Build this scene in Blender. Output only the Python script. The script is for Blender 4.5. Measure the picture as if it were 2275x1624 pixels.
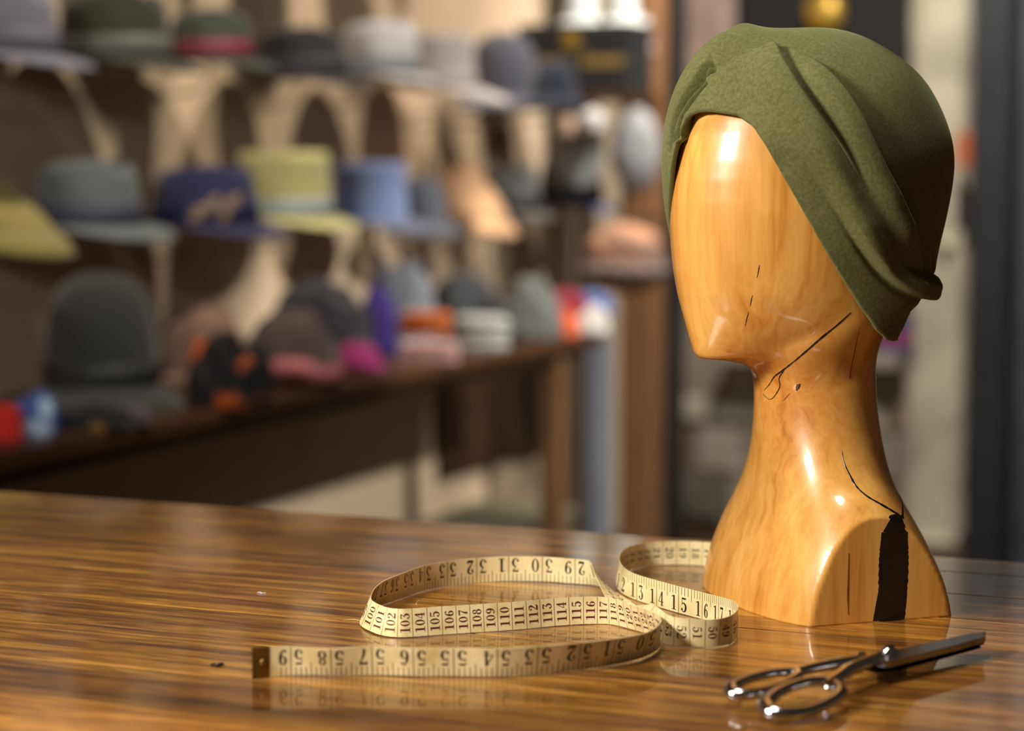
import bpy, bmesh, math, random
import numpy as np
from mathutils import Vector, noise
from mathutils.bvhtree import BVHTree

for o in list(bpy.data.objects):
    bpy.data.objects.remove(o, do_unlink=True)
sc = bpy.context.scene
COL = sc.collection

# ------------------------------------------------------------------ camera
FPX, CX, CY = 4800.0, 1137.5, 812.0
CAM = np.array([0.0, 0.0, 1.217])
TABLE_Z = 0.900
YAW = math.radians(22.7)          # camera looks this far left of the room's long axis
PITCH = math.atan((812 - 370) / FPX)
FH = np.array([-math.sin(YAW), math.cos(YAW), 0.0])
RT = np.array([math.cos(YAW), math.sin(YAW), 0.0])
FW = FH * math.cos(PITCH) - np.array([0, 0, math.sin(PITCH)])
UP = FH * math.sin(PITCH) + np.array([0, 0, math.cos(PITCH)])

cam_data = bpy.data.cameras.new('camera')
cam = bpy.data.objects.new('camera', cam_data)
COL.objects.link(cam)
cam.location = CAM
cam.rotation_euler = (math.pi / 2 - PITCH, 0, YAW)
cam_data.lens = 50.0
cam_data.sensor_width = 2275 * 50.0 / FPX
cam_data.clip_start = 0.05
cam_data.dof.use_dof = True
cam_data.dof.focus_distance = 1.515
cam_data.dof.aperture_fstop = 2.4
sc.camera = cam

# ------------------------------------------------------------------ light
sc.view_settings.view_transform = 'Standard'
sc.view_settings.look = 'None'
sc.view_settings.exposure = 0.0
sc.view_settings.gamma = 1.0
sc.view_settings.use_curve_mapping = False

world = bpy.data.worlds.new('world')
sc.world = world
world.use_nodes = True
bg = world.node_tree.nodes['Background']
bg.inputs[0].default_value = (1.0, 0.74, 0.48, 1)
bg.inputs[1].default_value = 0.036


def spot(name, loc, target, watts, color, size_deg, blend, radius):
    d = bpy.data.lights.new(name, 'SPOT')
    d.energy = watts
    d.color = color
    d.spot_size = math.radians(size_deg)
    d.spot_blend = blend
    d.shadow_soft_size = radius
    o = bpy.data.objects.new(name, d)
    COL.objects.link(o)
    o.location = loc
    v = Vector(target) - Vector(loc)
    o.rotation_euler = v.to_track_quat('-Z', 'Y').to_euler()
    return o


def area(name, loc, target, watts, color, sx, sy):
    d = bpy.data.lights.new(name, 'AREA')
    d.shape = 'RECTANGLE'
    d.size, d.size_y = sx, sy
    d.energy = watts
    d.color = color
    o = bpy.data.objects.new(name, d)
    COL.objects.link(o)
    o.location = loc
    v = Vector(target) - Vector(loc)
    o.rotation_euler = v.to_track_quat('-Z', 'Y').to_euler()
    return o


WARM = (1.0, 0.89, 0.74)
NEUT = (1.0, 0.95, 0.87)
# ceiling lamps: one over the counter, a row of wall washers close to the hat wall
area('counter_lamp_light', (-1.12, 0.34, 1.68), (-0.38, 1.45, 1.1), 29, NEUT, 0.36, 0.20)
area('ceiling_lamp_light', (-0.62, 1.15, 2.55), (-0.45, 1.40, 0.9), 16, NEUT, 0.35, 0.35)
for i, yy in enumerate((3.35, 4.45, 5.45)):
    spot('wall_washer_light', (-1.50, yy, 2.78), (-2.36, yy + 0.12, 1.15), 105, WARM, 52, 0.5, 0.05)
spot('end_shelf_fill', (-0.7, 4.4, 2.75), (-1.95, 5.7, 1.1), 60, NEUT, 44, 0.6, 0.06)  # fill spot added to brighten the shelf end and the posts
spot('bench_end_light', (0.30, 4.4, 2.22), (-2.43, 4.80, 0.10), 280, NEUT, 36, 0.4, 0.05)
spot('back_wall_light', (-1.0, 5.0, 2.85), (-1.75, 7.0, 0.8), 330, NEUT, 75, 0.6, 0.06)

# ------------------------------------------------------------------ projection helpers


def ray(px, py):
    return FW + RT * ((px - CX) / FPX) + UP * ((CY - py) / FPX)


def on_z(px, py, z):
    d = ray(px, py)
    return CAM + d * ((z - CAM[2]) / d[2])


def on_x(px, py, x):
    d = ray(px, py)
    return CAM + d * ((x - CAM[0]) / d[0])


def on_y(px, py, y):
    d = ray(px, py)
    return CAM + d * ((y - CAM[1]) / d[1])


def at_depth(px, py, Z):
    d = ray(px, py)
    return CAM + d * (Z / float(np.dot(d, FH)))


def depth(p):
    return float(np.dot(np.asarray(p) - CAM, FH))


def project(P):
    v = np.asarray(P, float) - CAM
    zc = v @ FW
    return np.stack([CX + FPX * (v @ RT) / zc, CY - FPX * (v @ UP) / zc], -1)


# ------------------------------------------------------------------ materials
def lin(c):
    out = []
    for v in c[:3]:
        v = v / 255.0
        out.append(v / 12.92 if v <= 0.04045 else ((v + 0.055) / 1.055) ** 2.4)
    return (out[0], out[1], out[2], 1.0)


class NT:
    def __init__(self, name):
        self.m = bpy.data.materials.new(name)
        self.m.use_nodes = True
        self.t = self.m.node_tree
        self.b = self.t.nodes['Principled BSDF']

    def n(self, kind, **kw):
        x = self.t.nodes.new('ShaderNode' + kind)
        for k, v in kw.items():
            if hasattr(x, k):
                setattr(x, k, v)
            else:
                x.inputs[k.replace('_', ' ')].default_value = v
        return x

    def l(self, a, ai, b, bi):
        self.t.links.new(a.outputs[ai], b.inputs[bi])

    def set(self, **kw):
        for k, v in kw.items():
            self.b.inputs[k.replace('_', ' ')].default_value = v

    def ramp(self, stops, interp='LINEAR'):
        r = self.n('ValToRGB')
        r.color_ramp.interpolation = interp
        e = r.color_ramp.elements
        while len(e) < len(stops):
            e.new(0.5)
        for el, (p, c) in zip(e, stops):
            el.position = p
            el.color = c if len(c) == 4 else lin(c)
        return r

    def coords(self, scale=(1, 1, 1), rot=(0, 0, 0), kind='Object'):
        tc = self.n('TexCoord')
        mp = self.n('Mapping')
        mp.inputs['Scale'].default_value = scale
        mp.inputs['Rotation'].default_value = rot
        self.l(tc, kind, mp, 'Vector')
        return mp

    def bump(self, src, out, strength, dist):
        bp = self.n('Bump')
        bp.inputs['Strength'].default_value = strength
        bp.inputs['Distance'].default_value = dist
        self.l(src, out, bp, 'Height')
        self.l(bp, 'Normal', self.b, 'Normal')
        return bp


def plain(name, col, rough=0.6, metal=0.0, var=0.15, scale=40, bump=0.0, bdist=0.001, sheen=0.0, coat=0.0):
    """one colour with a little procedural mottling"""
    m = NT(name)
    mp = m.coords()
    nz = m.n('TexNoise', Scale=scale, Detail=4.0)
    m.l(mp, 'Vector', nz, 'Vector')
    c = np.array(lin(col)[:3])
    r = m.ramp([(0.3, tuple(c * (1 - var)) + (1,)), (0.7, tuple(np.minimum(c * (1 + var), 1)) + (1,))])
    m.l(nz, 'Fac', r, 'Fac')
    m.l(r, 'Color', m.b, 'Base Color')
    m.set(Roughness=rough, Metallic=metal)
    if sheen:
        m.set(Sheen_Weight=sheen, Sheen_Roughness=0.5)
    if coat:
        m.set(Coat_Weight=coat, Coat_Roughness=0.08)
    if bump:
        m.bump(nz, 'Fac', bump, bdist)
    return m.m


_felt = {}


def felt(col, scale=260):
    if (col, scale) not in _felt:
        _felt[(col, scale)] = plain('felt', col, 0.92, var=0.16, scale=scale, bump=0.25, bdist=0.0008, sheen=0.25)
    return _felt[(col, scale)]


def wood(name, cols, axis=0, stretch=14, scale=18, rough=0.4, coat=0.0, dark=None, island=False):
    """long grain along one axis"""
    m = NT(name)
    s = [1.0, 1.0, 1.0]
    s[axis] = 1.0 / stretch
    mp = m.coords(tuple(s))
    vec, vo = mp, 'Vector'
    if island:
        oi = m.n('ObjectInfo')
        mul = m.n('VectorMath', operation='SCALE')
        comb = m.n('CombineXYZ')
        m.l(oi, 'Random', comb, 'X'); m.l(oi, 'Random', comb, 'Y'); m.l(oi, 'Random', comb, 'Z')
        m.l(comb, 'Vector', mul, 0); mul.inputs['Scale'].default_value = 7.0
        add = m.n('VectorMath', operation='ADD')
        m.l(mp, 'Vector', add, 0); m.l(mul, 'Vector', add, 1)
        vec, vo = add, 'Vector'
    n1 = m.n('TexNoise', Scale=scale, Detail=8.0, Roughness=0.62, Distortion=0.6)
    m.l(vec, vo, n1, 'Vector')
    r = m.ramp([(0.28, cols[0]), (0.5, cols[1]), (0.72, cols[2])])
    m.l(n1, 'Fac', r, 'Fac')
    n2 = m.n('TexNoise', Scale=scale * 9, Detail=5.0, Roughness=0.7)
    m.l(vec, vo, n2, 'Vector')
    r2 = m.ramp([(0.35, (0.55, 0.5, 0.45, 1)), (0.6, (1, 1, 1, 1))])
    m.l(n2, 'Fac', r2, 'Fac')
    mx = m.n('MixRGB', blend_type='MULTIPLY')
    mx.inputs[0].default_value = 0.55
    m.l(r, 'Color', mx, 1); m.l(r2, 'Color', mx, 2)
    last = mx
    if island:
        hs = m.n('HueSaturation')
        mr = m.n('MapRange')
        mr.inputs['To Min'].default_value = 0.78
        mr.inputs['To Max'].default_value = 1.15
        m.l(oi, 'Random', mr, 'Value')
        m.l(mr, 'Result', hs, 'Value')
        m.l(mx, 'Color', hs, 'Color')
        last = hs
    m.l(last, 'Color', m.b, 'Base Color')
    m.set(Roughness=rough)
    if coat:
        m.set(Coat_Weight=coat, Coat_Roughness=0.06)
    m.bump(n2, 'Fac', 0.12, 0.0006)
    return m.m


# ------------------------------------------------------------------ mesh helpers
def tag(o, label=None, cat=None, group=None, kind=None):
    for k, v in (('label', label), ('category', cat), ('group', group), ('kind', kind)):
        if v:
            o[k] = v
    return o


def empty(name, loc, label=None, cat=None, group=None):
    o = bpy.data.objects.new(name, None)
    o.empty_display_size = 0.05
    COL.objects.link(o)
    o.location = loc
    return tag(o, label, cat, group)


def mesh(name, V, F, mat, parent=None, smooth=True, loc=None):
    """V in world space; stored relative to the parent's (or its own) origin"""
    V = np.asarray(V, float).reshape(-1, 3)
    if parent is not None:
        org = np.array(parent.matrix_world.translation if parent.get('_done') else world_loc(parent))
    elif loc is not None:
        org = np.array(loc, float)
    else:
        org = np.array([V[:, 0].mean(), V[:, 1].mean(), V[:, 2].min()])
    me = bpy.data.meshes.new(name)
    me.from_pydata((V - org).tolist(), [], [tuple(int(i) for i in f) for f in F])
    me.validate()
    if smooth:
        me.polygons.foreach_set('use_smooth', [True] * len(me.polygons))
    if mat is not None:
        me.materials.append(mat)
    o = bpy.data.objects.new(name, me)
    COL.objects.link(o)
    if parent is not None:
        o.parent = parent
    else:
        o.location = org
    return o


def world_loc(o):
    p = np.zeros(3)
    while o is not None:
        p = p + np.array(o.location)
        o = o.parent
    return p


def grid_faces(nu, nv, wrap_u=False, wrap_v=False, off=0):
    F = []
    for i in range(nu if wrap_u else nu - 1):
        for j in range(nv if wrap_v else nv - 1):
            a = i * nv + j
            b = ((i + 1) % nu) * nv + j
            c = ((i + 1) % nu) * nv + (j + 1) % nv
            d = i * nv + (j + 1) % nv
            F.append((off + a, off + b, off + c, off + d))
    return F


def box_vf(x0, x1, y0, y1, z0, z1, bev=0.0):
    bm = bmesh.new()
    bmesh.ops.create_cube(bm, size=1.0)
    for v in bm.verts:
        v.co = Vector(((x0 + x1) / 2 + v.co.x * (x1 - x0), (y0 + y1) / 2 + v.co.y * (y1 - y0), (z0 + z1) / 2 + v.co.z * (z1 - z0)))
    if bev > 0:
        bmesh.ops.bevel(bm, geom=list(bm.edges), offset=bev, segments=2, affect='EDGES', profile=0.6)
    bm.verts.index_update()
    V = [tuple(v.co) for v in bm.verts]
    F = [[v.index for v in f.verts] for f in bm.faces]
    bm.free()
    return V, F


def box(name, x0, x1, y0, y1, z0, z1, mat, parent=None, bev=0.002, loc=None):
    V, F = box_vf(x0, x1, y0, y1, z0, z1, bev)
    return mesh(name, V, F, mat, parent, smooth=False, loc=loc)


def catmull(P, n):
    """dense Catmull-Rom through the rows of P, n samples per span"""
    P = np.asarray(P, float)
    Q = np.vstack([2 * P[0] - P[1], P, 2 * P[-1] - P[-2]])
    out = []
    for i in range(1, len(Q) - 2):
        p0, p1, p2, p3 = Q[i - 1], Q[i], Q[i + 1], Q[i + 2]
        for k in range(n):
            t = k / n
            out.append(0.5 * ((2 * p1) + (-p0 + p2) * t + (2 * p0 - 5 * p1 + 4 * p2 - p3) * t * t + (-p0 + 3 * p1 - 3 * p2 + p3) * t ** 3))
    out.append(Q[-2])
    return np.array(out)


def tube_vf(path, rad, ns=10, closed=False, flat=1.0, up=(0, 0, 1)):
    path = np.asarray(path, float)
    n = len(path)
    rad = np.full(n, rad) if np.isscalar(rad) else np.asarray(rad, float)
    V = []
    for i in range(n):
        if closed:
            t = path[(i + 1) % n] - path[i - 1]
        else:
            t = path[min(i + 1, n - 1)] - path[max(i - 1, 0)]
        t = t / (np.linalg.norm(t) + 1e-12)
        u = np.array(up, float)
        if abs(np.dot(u, t)) > 0.95:
            u = np.array([1.0, 0.2, 0])
        s = np.cross(t, u); s /= np.linalg.norm(s)
        w = np.cross(s, t)
        for k in range(ns):
            a = 2 * math.pi * k / ns
            V.append(path[i] + rad[i] * (math.cos(a) * s + flat * math.sin(a) * w))
    F = grid_faces(n, ns, closed, True)
    if not closed:
        F.append(tuple(range(ns))[::-1])
        F.append(tuple(range((n - 1) * ns, n * ns)))
    return V, F


def tube(name, path, rad, mat, parent=None, ns=10, closed=False, flat=1.0, loc=None):
    V, F = tube_vf(path, rad, ns, closed, flat)
    return mesh(name, V, F, mat, parent, loc=loc)


def sstep(a, b, x):
    t = np.clip((x - a) / (b - a), 0, 1)
    return t * t * (3 - 2 * t)


# ------------------------------------------------------------------ shared materials
M_PLASTER = plain('cream_plaster', (214, 188, 158), 0.85, var=0.06, scale=9, bump=0.1, bdist=0.002)
M_FLOOR = wood('floor_boards', [(38, 24, 14), (58, 38, 22), (80, 54, 32)], axis=1, scale=6, rough=0.5)
M_DARKWOOD = wood('dark_wood', [(44, 25, 12), (78, 47, 22), (108, 69, 34)], axis=1, scale=10, rough=0.4)
M_DARKWOOD_Z = wood('dark_wood_upright', [(34, 19, 10), (58, 34, 17), (82, 50, 26)], axis=2, scale=10, rough=0.45)
M_TANWOOD = wood('tan_wood', [(96, 64, 38), (134, 94, 60), (164, 122, 84)], axis=2, scale=10, rough=0.55)
M_BLACKSTEEL = plain('black_steel', (34, 35, 38), 0.45, 0.2, var=0.2, scale=12)
M_GREYSTEEL = plain('grey_blue_paint', (128, 134, 146), 0.5, 0.0, var=0.1, scale=12)
M_DARK = plain('void_shade_colour', (16, 13, 12), 0.8, var=0.2)  # near-black colour standing in for shade inside the wall opening
M_MORTAR = plain('mortar', (122, 112, 96), 0.95, var=0.25, scale=6, bump=0.5, bdist=0.01)
M_STONES = [plain('stone', c, 0.9, var=0.3, scale=11, bump=0.6, bdist=0.01) for c in
            ((150, 140, 124), (128, 120, 106), (168, 160, 142), (118, 92, 72), (98, 94, 84))]
M_OLDPLASTER = plain('weathered_plaster', (176, 166, 144), 0.9, var=0.25, scale=7, bump=0.4, bdist=0.008)
M_PINKPLASTER = plain('pinkish_plaster', (150, 128, 116), 0.9, var=0.25, scale=7, bump=0.4, bdist=0.008)

# ------------------------------------------------------------------ the room
WALL_X = -2.434
BACK_Y = 7.0


def struct(o):
    o['kind'] = 'structure'
    return o


struct(box('floor', -2.6, 2.2, -1.5, 7.4, -0.06, 0.0, M_FLOOR, bev=0))
struct(box('wall_left', WALL_X - 0.12, WALL_X, -1.5, 7.2, 0.0, 3.1, M_PLASTER, bev=0))
wb = struct(box('wall_back', WALL_X - 0.1, 2.2, BACK_Y, BACK_Y + 0.25, 0.0, 3.1, M_MORTAR, bev=0))

# the stones of the back wall, coursed, proud of the mortar
rng = random.Random(5)
xo0, xo1 = on_y(1642, 400, BACK_Y)[0], on_y(2030, 400, BACK_Y)[0]      # the dark opening
xr1 = on_y(2146, 400, BACK_Y)[0]
zo0 = on_y(1800, 772, BACK_Y)[2]
zrow = 0.02
while zrow < 2.9:
    hrow = rng.uniform(0.10, 0.19)
    x = WALL_X + 0.01
    while x < xr1 + 0.5:
        wst = rng.uniform(0.16, 0.34)
        x2 = min(x + wst, xr1 + 0.5)
        inside = zrow + hrow > zo0 and x2 > xo0 - 0.22 and x < xr1 + 0.05
        if not inside and x2 - x > 0.05:
            V, F = box_vf(x + 0.008, x2 - 0.008, BACK_Y - rng.uniform(0.02, 0.045), BACK_Y + 0.03, zrow + 0.008, zrow + hrow - 0.008, 0.014)
            V = np.array(V)
            V += np.array([[noise.noise(Vector(v) * 9 + Vector((k, 0, 0))) * 0.012 for k in (0, 7, 13)] for v in V])
            st = mesh('stone', V, F, rng.choice(M_STONES), wb, smooth=False)
        x = x2
    zrow += hrow


def rough_pier(name, x0, x1, y0, y1, z0, z1, mat):
    """plastered pier with an uneven face"""
    nx, nz = 8, 60
    V = []
    prof = [(x0, y1), (x0, y0), (x0 + (x1 - x0) * .33, y0), (x0 + (x1 - x0) * .66, y0), (x1, y0), (x1, y1)]
    for k in range(nz):
        z = z0 + (z1 - z0) * k / (nz - 1)
        for i, (x, y) in enumerate(prof):
            d = noise.noise(Vector((x * 6, y * 6, z * 5))) * 0.018
            V.append((x + d * (1 if i > 3 else -1 if i < 2 else 0), y + d * (i not in (0, 5)), z))
    F = grid_faces(nz, len(prof), False, False)
    F.append(tuple(range(len(prof)))[::-1]); F.append(tuple(range((nz - 1) * len(prof), nz * len(prof))))
    return struct(mesh(name, V, F, mat, wb))


xl0 = on_y(1508, 300, BACK_Y)[0]
rough_pier('pier', xl0, xo0, BACK_Y - 0.06, BACK_Y + 0.02, zo0 + 0.35, 3.0, M_PINKPLASTER)
rough_pier('pier', xo1, xr1, BACK_Y - 0.07, BACK_Y + 0.02, 0.0, 3.0, M_OLDPLASTER)
# the dark opening: a shallow niche, its inner shade put in as near-black colour, stone sill
nch = empty('wall_niche', ((xo0 + xo1) / 2, BACK_Y - 0.03, zo0), 'dark wall niche between the two pale plaster piers', 'niche')
box('niche_back', xo0, xo1, BACK_Y - 0.012, BACK_Y - 0.002, zo0, 2.8, M_DARK, nch, 0)
box('niche_side', xo0, xo0 + 0.012, BACK_Y - 0.058, BACK_Y - 0.012, zo0, 2.8, M_DARK, nch, 0)
box('niche_side', xo1 - 0.012, xo1, BACK_Y - 0.058, BACK_Y - 0.012, zo0, 2.8, M_DARK, nch, 0)
box('sill', xo0 - 0.01, xo1 + 0.0, BACK_Y - 0.16, BACK_Y - 0.012, zo0 - 0.045, zo0, M_STONES[0], nch, 0.006)

# posts beyond the end of the bench
def post(name, px0, px1, Y, z1, mat, label, dep, z0=0.0):
    a, b = on_y(px0, 700, Y), on_y(px1, 700, Y)
    r = empty(name, ((a[0] + b[0]) / 2, Y + dep / 2, z0), label, 'post')
    box('shaft', a[0], b[0], Y, Y + dep, z0 + 0.012, z1, mat, r, 0.006)
    box('foot_plate', a[0] - 0.02, b[0] + 0.02, Y - 0.02, Y + dep + 0.02, z0, z0 + 0.012, mat, r, 0.002)
    return r


post('wooden_post', 1376, 1458, 5.82, 3.0, M_TANWOOD, 'tall tan wooden post behind the furry brown hat', 0.09)
post('steel_post', 1460, 1504, 5.95, 3.0, M_BLACKSTEEL, 'slim black steel post just left of the wooden head', 0.08)
post('painted_pole', 1302, 1346, 5.45, 0.80, M_GREYSTEEL, 'short pale blue-grey pole at the bench end', 0.05)
post('steel_column', 2148, 2236, 6.3, 3.0, M_BLACKSTEEL, 'broad dark grey steel column at the right edge', 0.12)
post('steel_stanchion', 2240, 2330, 6.5, 3.0, plain('slate_steel', (62, 66, 72), 0.5, 0.2, var=0.2, scale=10), 'lighter slate steel upright cut by the right edge', 0.08)

# ------------------------------------------------------------------ the counter in the foreground
TX0, TX1, TY0, TY1 = -1.36, 0.75, 0.76, 1.742
M_TABLE = NT('polished_table_wood')
mt = M_TABLE
mp = mt.coords((0.075, 1, 1))
oi = mt.n('ObjectInfo')
comb = mt.n('CombineXYZ')
for k in 'XYZ':
    mt.l(oi, 'Random', comb, k)
scl = mt.n('VectorMath', operation='SCALE'); scl.inputs['Scale'].default_value = 9.0
mt.l(comb, 'Vector', scl, 0)
add = mt.n('VectorMath', operation='ADD'); mt.l(mp, 'Vector', add, 0); mt.l(scl, 'Vector', add, 1)
g1 = mt.n('TexNoise', Scale=72.0, Detail=9.0, Roughness=0.66, Distortion=0.8); mt.l(add, 'Vector', g1, 'Vector')
mp2 = mt.coords((0.11, 1, 1))
g2 = mt.n('TexNoise', Scale=190.0, Detail=8.0, Roughness=0.75, Distortion=0.3); mt.l(mp2, 'Vector', g2, 'Vector')
g3 = mt.n('TexNoise', Scale=13.0, Detail=4.0, Roughness=0.6, Distortion=1.2); mt.l(add, 'Vector', g3, 'Vector')
rA = mt.ramp([(0.31, (60, 34, 10)), (0.45, (130, 80, 27)), (0.58, (176, 120, 46)), (0.74, (216, 160, 74))])
mt.l(g1, 'Fac', rA, 'Fac')
rB = mt.ramp([(0.38, (0.34, 0.30, 0.24, 1)), (0.56, (1, 1, 1, 1))]); mt.l(g2, 'Fac', rB, 'Fac')
rC = mt.ramp([(0.30, (0.30, 0.24, 0.2, 1)), (0.42, (1, 1, 1, 1))]); mt.l(g3, 'Fac', rC, 'Fac')
m1 = mt.n('MixRGB', blend_type='MULTIPLY'); m1.inputs[0].default_value = 0.75
mt.l(rA, 'Color', m1, 1); mt.l(rB, 'Color', m1, 2)
m2 = mt.n('MixRGB', blend_type='MULTIPLY'); m2.inputs[0].default_value = 0.85
mt.l(m1, 'Color', m2, 1); mt.l(rC, 'Color', m2, 2)
hs = mt.n('HueSaturation'); mr = mt.n('MapRange')
mr.inputs['To Min'].default_value = 0.66; mr.inputs['To Max'].default_value = 1.22
mt.l(oi, 'Random', mr, 'Value'); mt.l(mr, 'Result', hs, 'Value'); mt.l(m2, 'Color', hs, 'Color')
mt.l(hs, 'Color', mt.b, 'Base Color')
mt.set(Roughness=0.33, Coat_Weight=0.6, Coat_Roughness=0.055)
mt.bump(g2, 'Fac', 0.06, 0.0004)
M_TABLE = mt.m

tb = empty('counter_table', ((TX0 + TX1) / 2, (TY0 + TY1) / 2, 0), 'polished brown wooden counter table holding the wooden head', 'table')
edges = [TY0] + [y for y in np.arange(1.24 - 0.088 * 5, 1.70, 0.088) if y > TY0 + 0.02] + [TY1]
edges = [e for e in edges if e <= TY1]
for a, b in zip(edges[:-1], edges[1:]):
    box('plank', TX0, TX1, a + 0.0003, b - 0.0003, TABLE_Z - 0.034, TABLE_Z, M_TABLE, tb, 0.0011)
box('apron', TX0 + 0.06, TX1 - 0.06, TY1 - 0.09, TY1 - 0.06, TABLE_Z - 0.13, TABLE_Z - 0.034, M_DARKWOOD, tb)
box('apron', TX0 + 0.06, TX1 - 0.06, TY0 + 0.06, TY0 + 0.09, TABLE_Z - 0.13, TABLE_Z - 0.034, M_DARKWOOD, tb)
for x in (TX0 + 0.06, TX1 - 0.13):
    for y in (TY0 + 0.06, TY1 - 0.13):
        box('leg', x, x + 0.07, y, y + 0.07, 0, TABLE_Z - 0.034, M_DARKWOOD_Z, tb)

# ------------------------------------------------------------------ the carved wooden head
TH = math.radians(19.0)
HX, HZ = 0.2188, 1.5698                          # base centre, camera-right and depth
BASE = np.array([0, 0, 0.0]) + RT * HX + FH * HZ
BASE[2] = TABLE_Z
E1 = -RT * math.cos(TH) - FH * math.sin(TH)       # the way the head faces
E2 = RT * math.sin(TH) - FH * math.cos(TH)        # its left side, towards the camera
EZ = np.array([0, 0, 1.0])


def to_local(P):
    v = np.asarray(P) - BASE
    return np.stack([v @ E1, v @ E2, v @ EZ], -1)


def to_world(Lc):
    Lc = np.asarray(Lc)
    return BASE + Lc[..., 0:1] * E1 + Lc[..., 1:2] * E2 + Lc[..., 2:3] * EZ


def outline(left, right, zg, Wg, ng):
    """front/back offset and half length of the slices at heights zg from silhouette pixels"""
    ng = np.asarray(ng)
    m = ng / (ng - 1)
    kap = np.zeros_like(zg); c = np.zeros_like(zg)
    for it in range(4):
        def side(pts, sgn):
            zz, xx = [], []
            for (px, py) in pts:
                z = 0.2
                for k in range(3):
                    kk = np.interp(z, zg, kap); cc = np.interp(z, zg, c)
                    p = at_depth(px, py, HZ + sgn * kk - cc * math.sin(TH))
                    z = p[2] - TABLE_Z
                zz.append(z); xx.append((p - BASE) @ RT)
            o = np.argsort(zz)
            return np.interp(zg, np.array(zz)[o], np.array(xx)[o])
        Lf = -side(left, -1); Rg = side(right, 1)
        S = (Lf + Rg) / 2
        c = (Lf - Rg) / 2 / math.cos(TH)
        A = np.maximum(np.maximum(S, 1e-4) ** m - (Wg * math.sin(TH)) ** m, 1e-7) ** (1 / m) / math.cos(TH)
        kap = (A ** 2 - Wg ** 2) * math.sin(TH) * math.cos(TH) / np.maximum(S, 0.004)
        kap = np.clip(kap, -0.05, 0.05)
    return c, A


def radial(phi, c, A, W, n):
    """distance from the axis to a superellipse (centre c on the front axis)"""
    lo = np.zeros_like(phi + c); hi = np.full_like(lo, 0.3)
    cp, sp = np.cos(phi), np.abs(np.sin(phi))
    for k in range(40):
        mid = (lo + hi) / 2
        v = np.abs((mid * cp - c) / A) ** n + np.abs(mid * sp / W) ** n
        lo = np.where(v < 1, mid, lo); hi = np.where(v < 1, hi, mid)
    return (lo + hi) / 2


bust_L = [(1563, 1338), (1565, 1300), (1573, 1250), (1590, 1200), (1609, 1150), (1635, 1100), (1655, 1050), (1667, 1000),
          (1673, 950), (1676, 900), (1676, 860), (1676, 830), (1676, 700)]
bust_R = [(2099, 1350), (2092, 1300), (2075, 1250), (2051, 1200), (2025, 1150), (1995, 1100), (1973, 1050), (1962, 1000),
          (1953, 950), (1947, 900), (1945, 860), (1944, 800), (1944, 740), (1946, 700)]
zb = np.linspace(0.0, 0.235, 95)
Wb = np.interp(zb, np.array([0, 30, 55, 72, 88, 103, 120, 140, 160, 180, 235]) / 1000, np.array([117, 113, 104, 92, 77, 64, 54, 47.5, 44.5, 43.5, 43]) / 1000)
Wb = np.convolve(np.pad(Wb, 4, mode='edge'), np.ones(9) / 9, 'valid')
nb = np.interp(zb, [0, 0.07, 0.14], [2.5, 2.3, 2.05])
cb, Ab = outline(bust_L, bust_R, zb, Wb, nb)
cb, Ab = (np.convolve(np.pad(q, 5, mode='reflect', reflect_type='odd'), np.ones(11) / 11, 'valid') for q in (cb, Ab))

head_L = [(1566, 796), (1554, 790), (1540, 768), (1528, 740), (1515, 700), (1503, 650), (1495, 600), (1490, 550), (1487, 500), (1486, 450),
          (1489, 400), (1497, 350), (1507, 300), (1523, 250), (1552, 200), (1605, 150), (1690, 110), (1790, 90)]
head_R = [(1945, 790), (1948, 740), (1972, 690), (2005, 645), (2032, 600), (2055, 550), (2074, 500), (2088, 450), (2094, 400), (2094, 350), (2086, 300),
          (2066, 250), (2032, 200), (1980, 150), (1900, 110), (1800, 90)]
zc0 = (at_depth(1566, 796, HZ - 0.03)[2] - TABLE_Z)
ztop = at_depth(1795, 90, HZ)[2] - TABLE_Z
zh = np.linspace(zc0, ztop, 130)
Wh = np.interp(zh, zc0 + np.array([0, 12, 27, 47, 72, 107, 142, 172, 197, 214, 224, 230]) / 1000 * (ztop - zc0) / 0.230,
               np.array([50, 55, 60, 66, 70.5, 75, 76, 73, 62, 46, 29, 4]) / 1000)
nh = np.full_like(zh, 2.0)
ch, Ah = outline(head_L, head_R, zh, Wh, nh)

NPH = 256
phis = np.linspace(-math.pi, math.pi, NPH, endpoint=False)
CUT = 0.090
aphi = np.degrees(np.abs(phis))
JC = math.radians(3)                              # the chin sits a little towards the camera
bphi = np.degrees(np.abs((phis - JC + math.pi) % (2 * math.pi) - math.pi))
dj = np.interp(bphi, [0, 6, 12, 22, 35, 50, 75, 100, 125, 180], np.array([0, 0.6, 1.8, 4.5, 9, 14.5, 25, 36, 42, 42]) / 1000)
rj_t = np.interp(bphi, [0, 4, 8, 14, 22, 35, 50, 75, 100, 125], np.array([94, 92, 88, 80, 71, 63, 59.5, 60, 63.5, 66]) / 1000)
k5 = np.array([1, 4, 6, 4, 1]) / 16
for it in range(4):
    dj = np.convolve(np.pad(dj, 2, mode='wrap'), k5, 'valid')
    rj_t = np.convolve(np.pad(rj_t, 2, mode='wrap'), k5, 'valid')
cols = []
NA, NB, NC = 130, 40, 130
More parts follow.
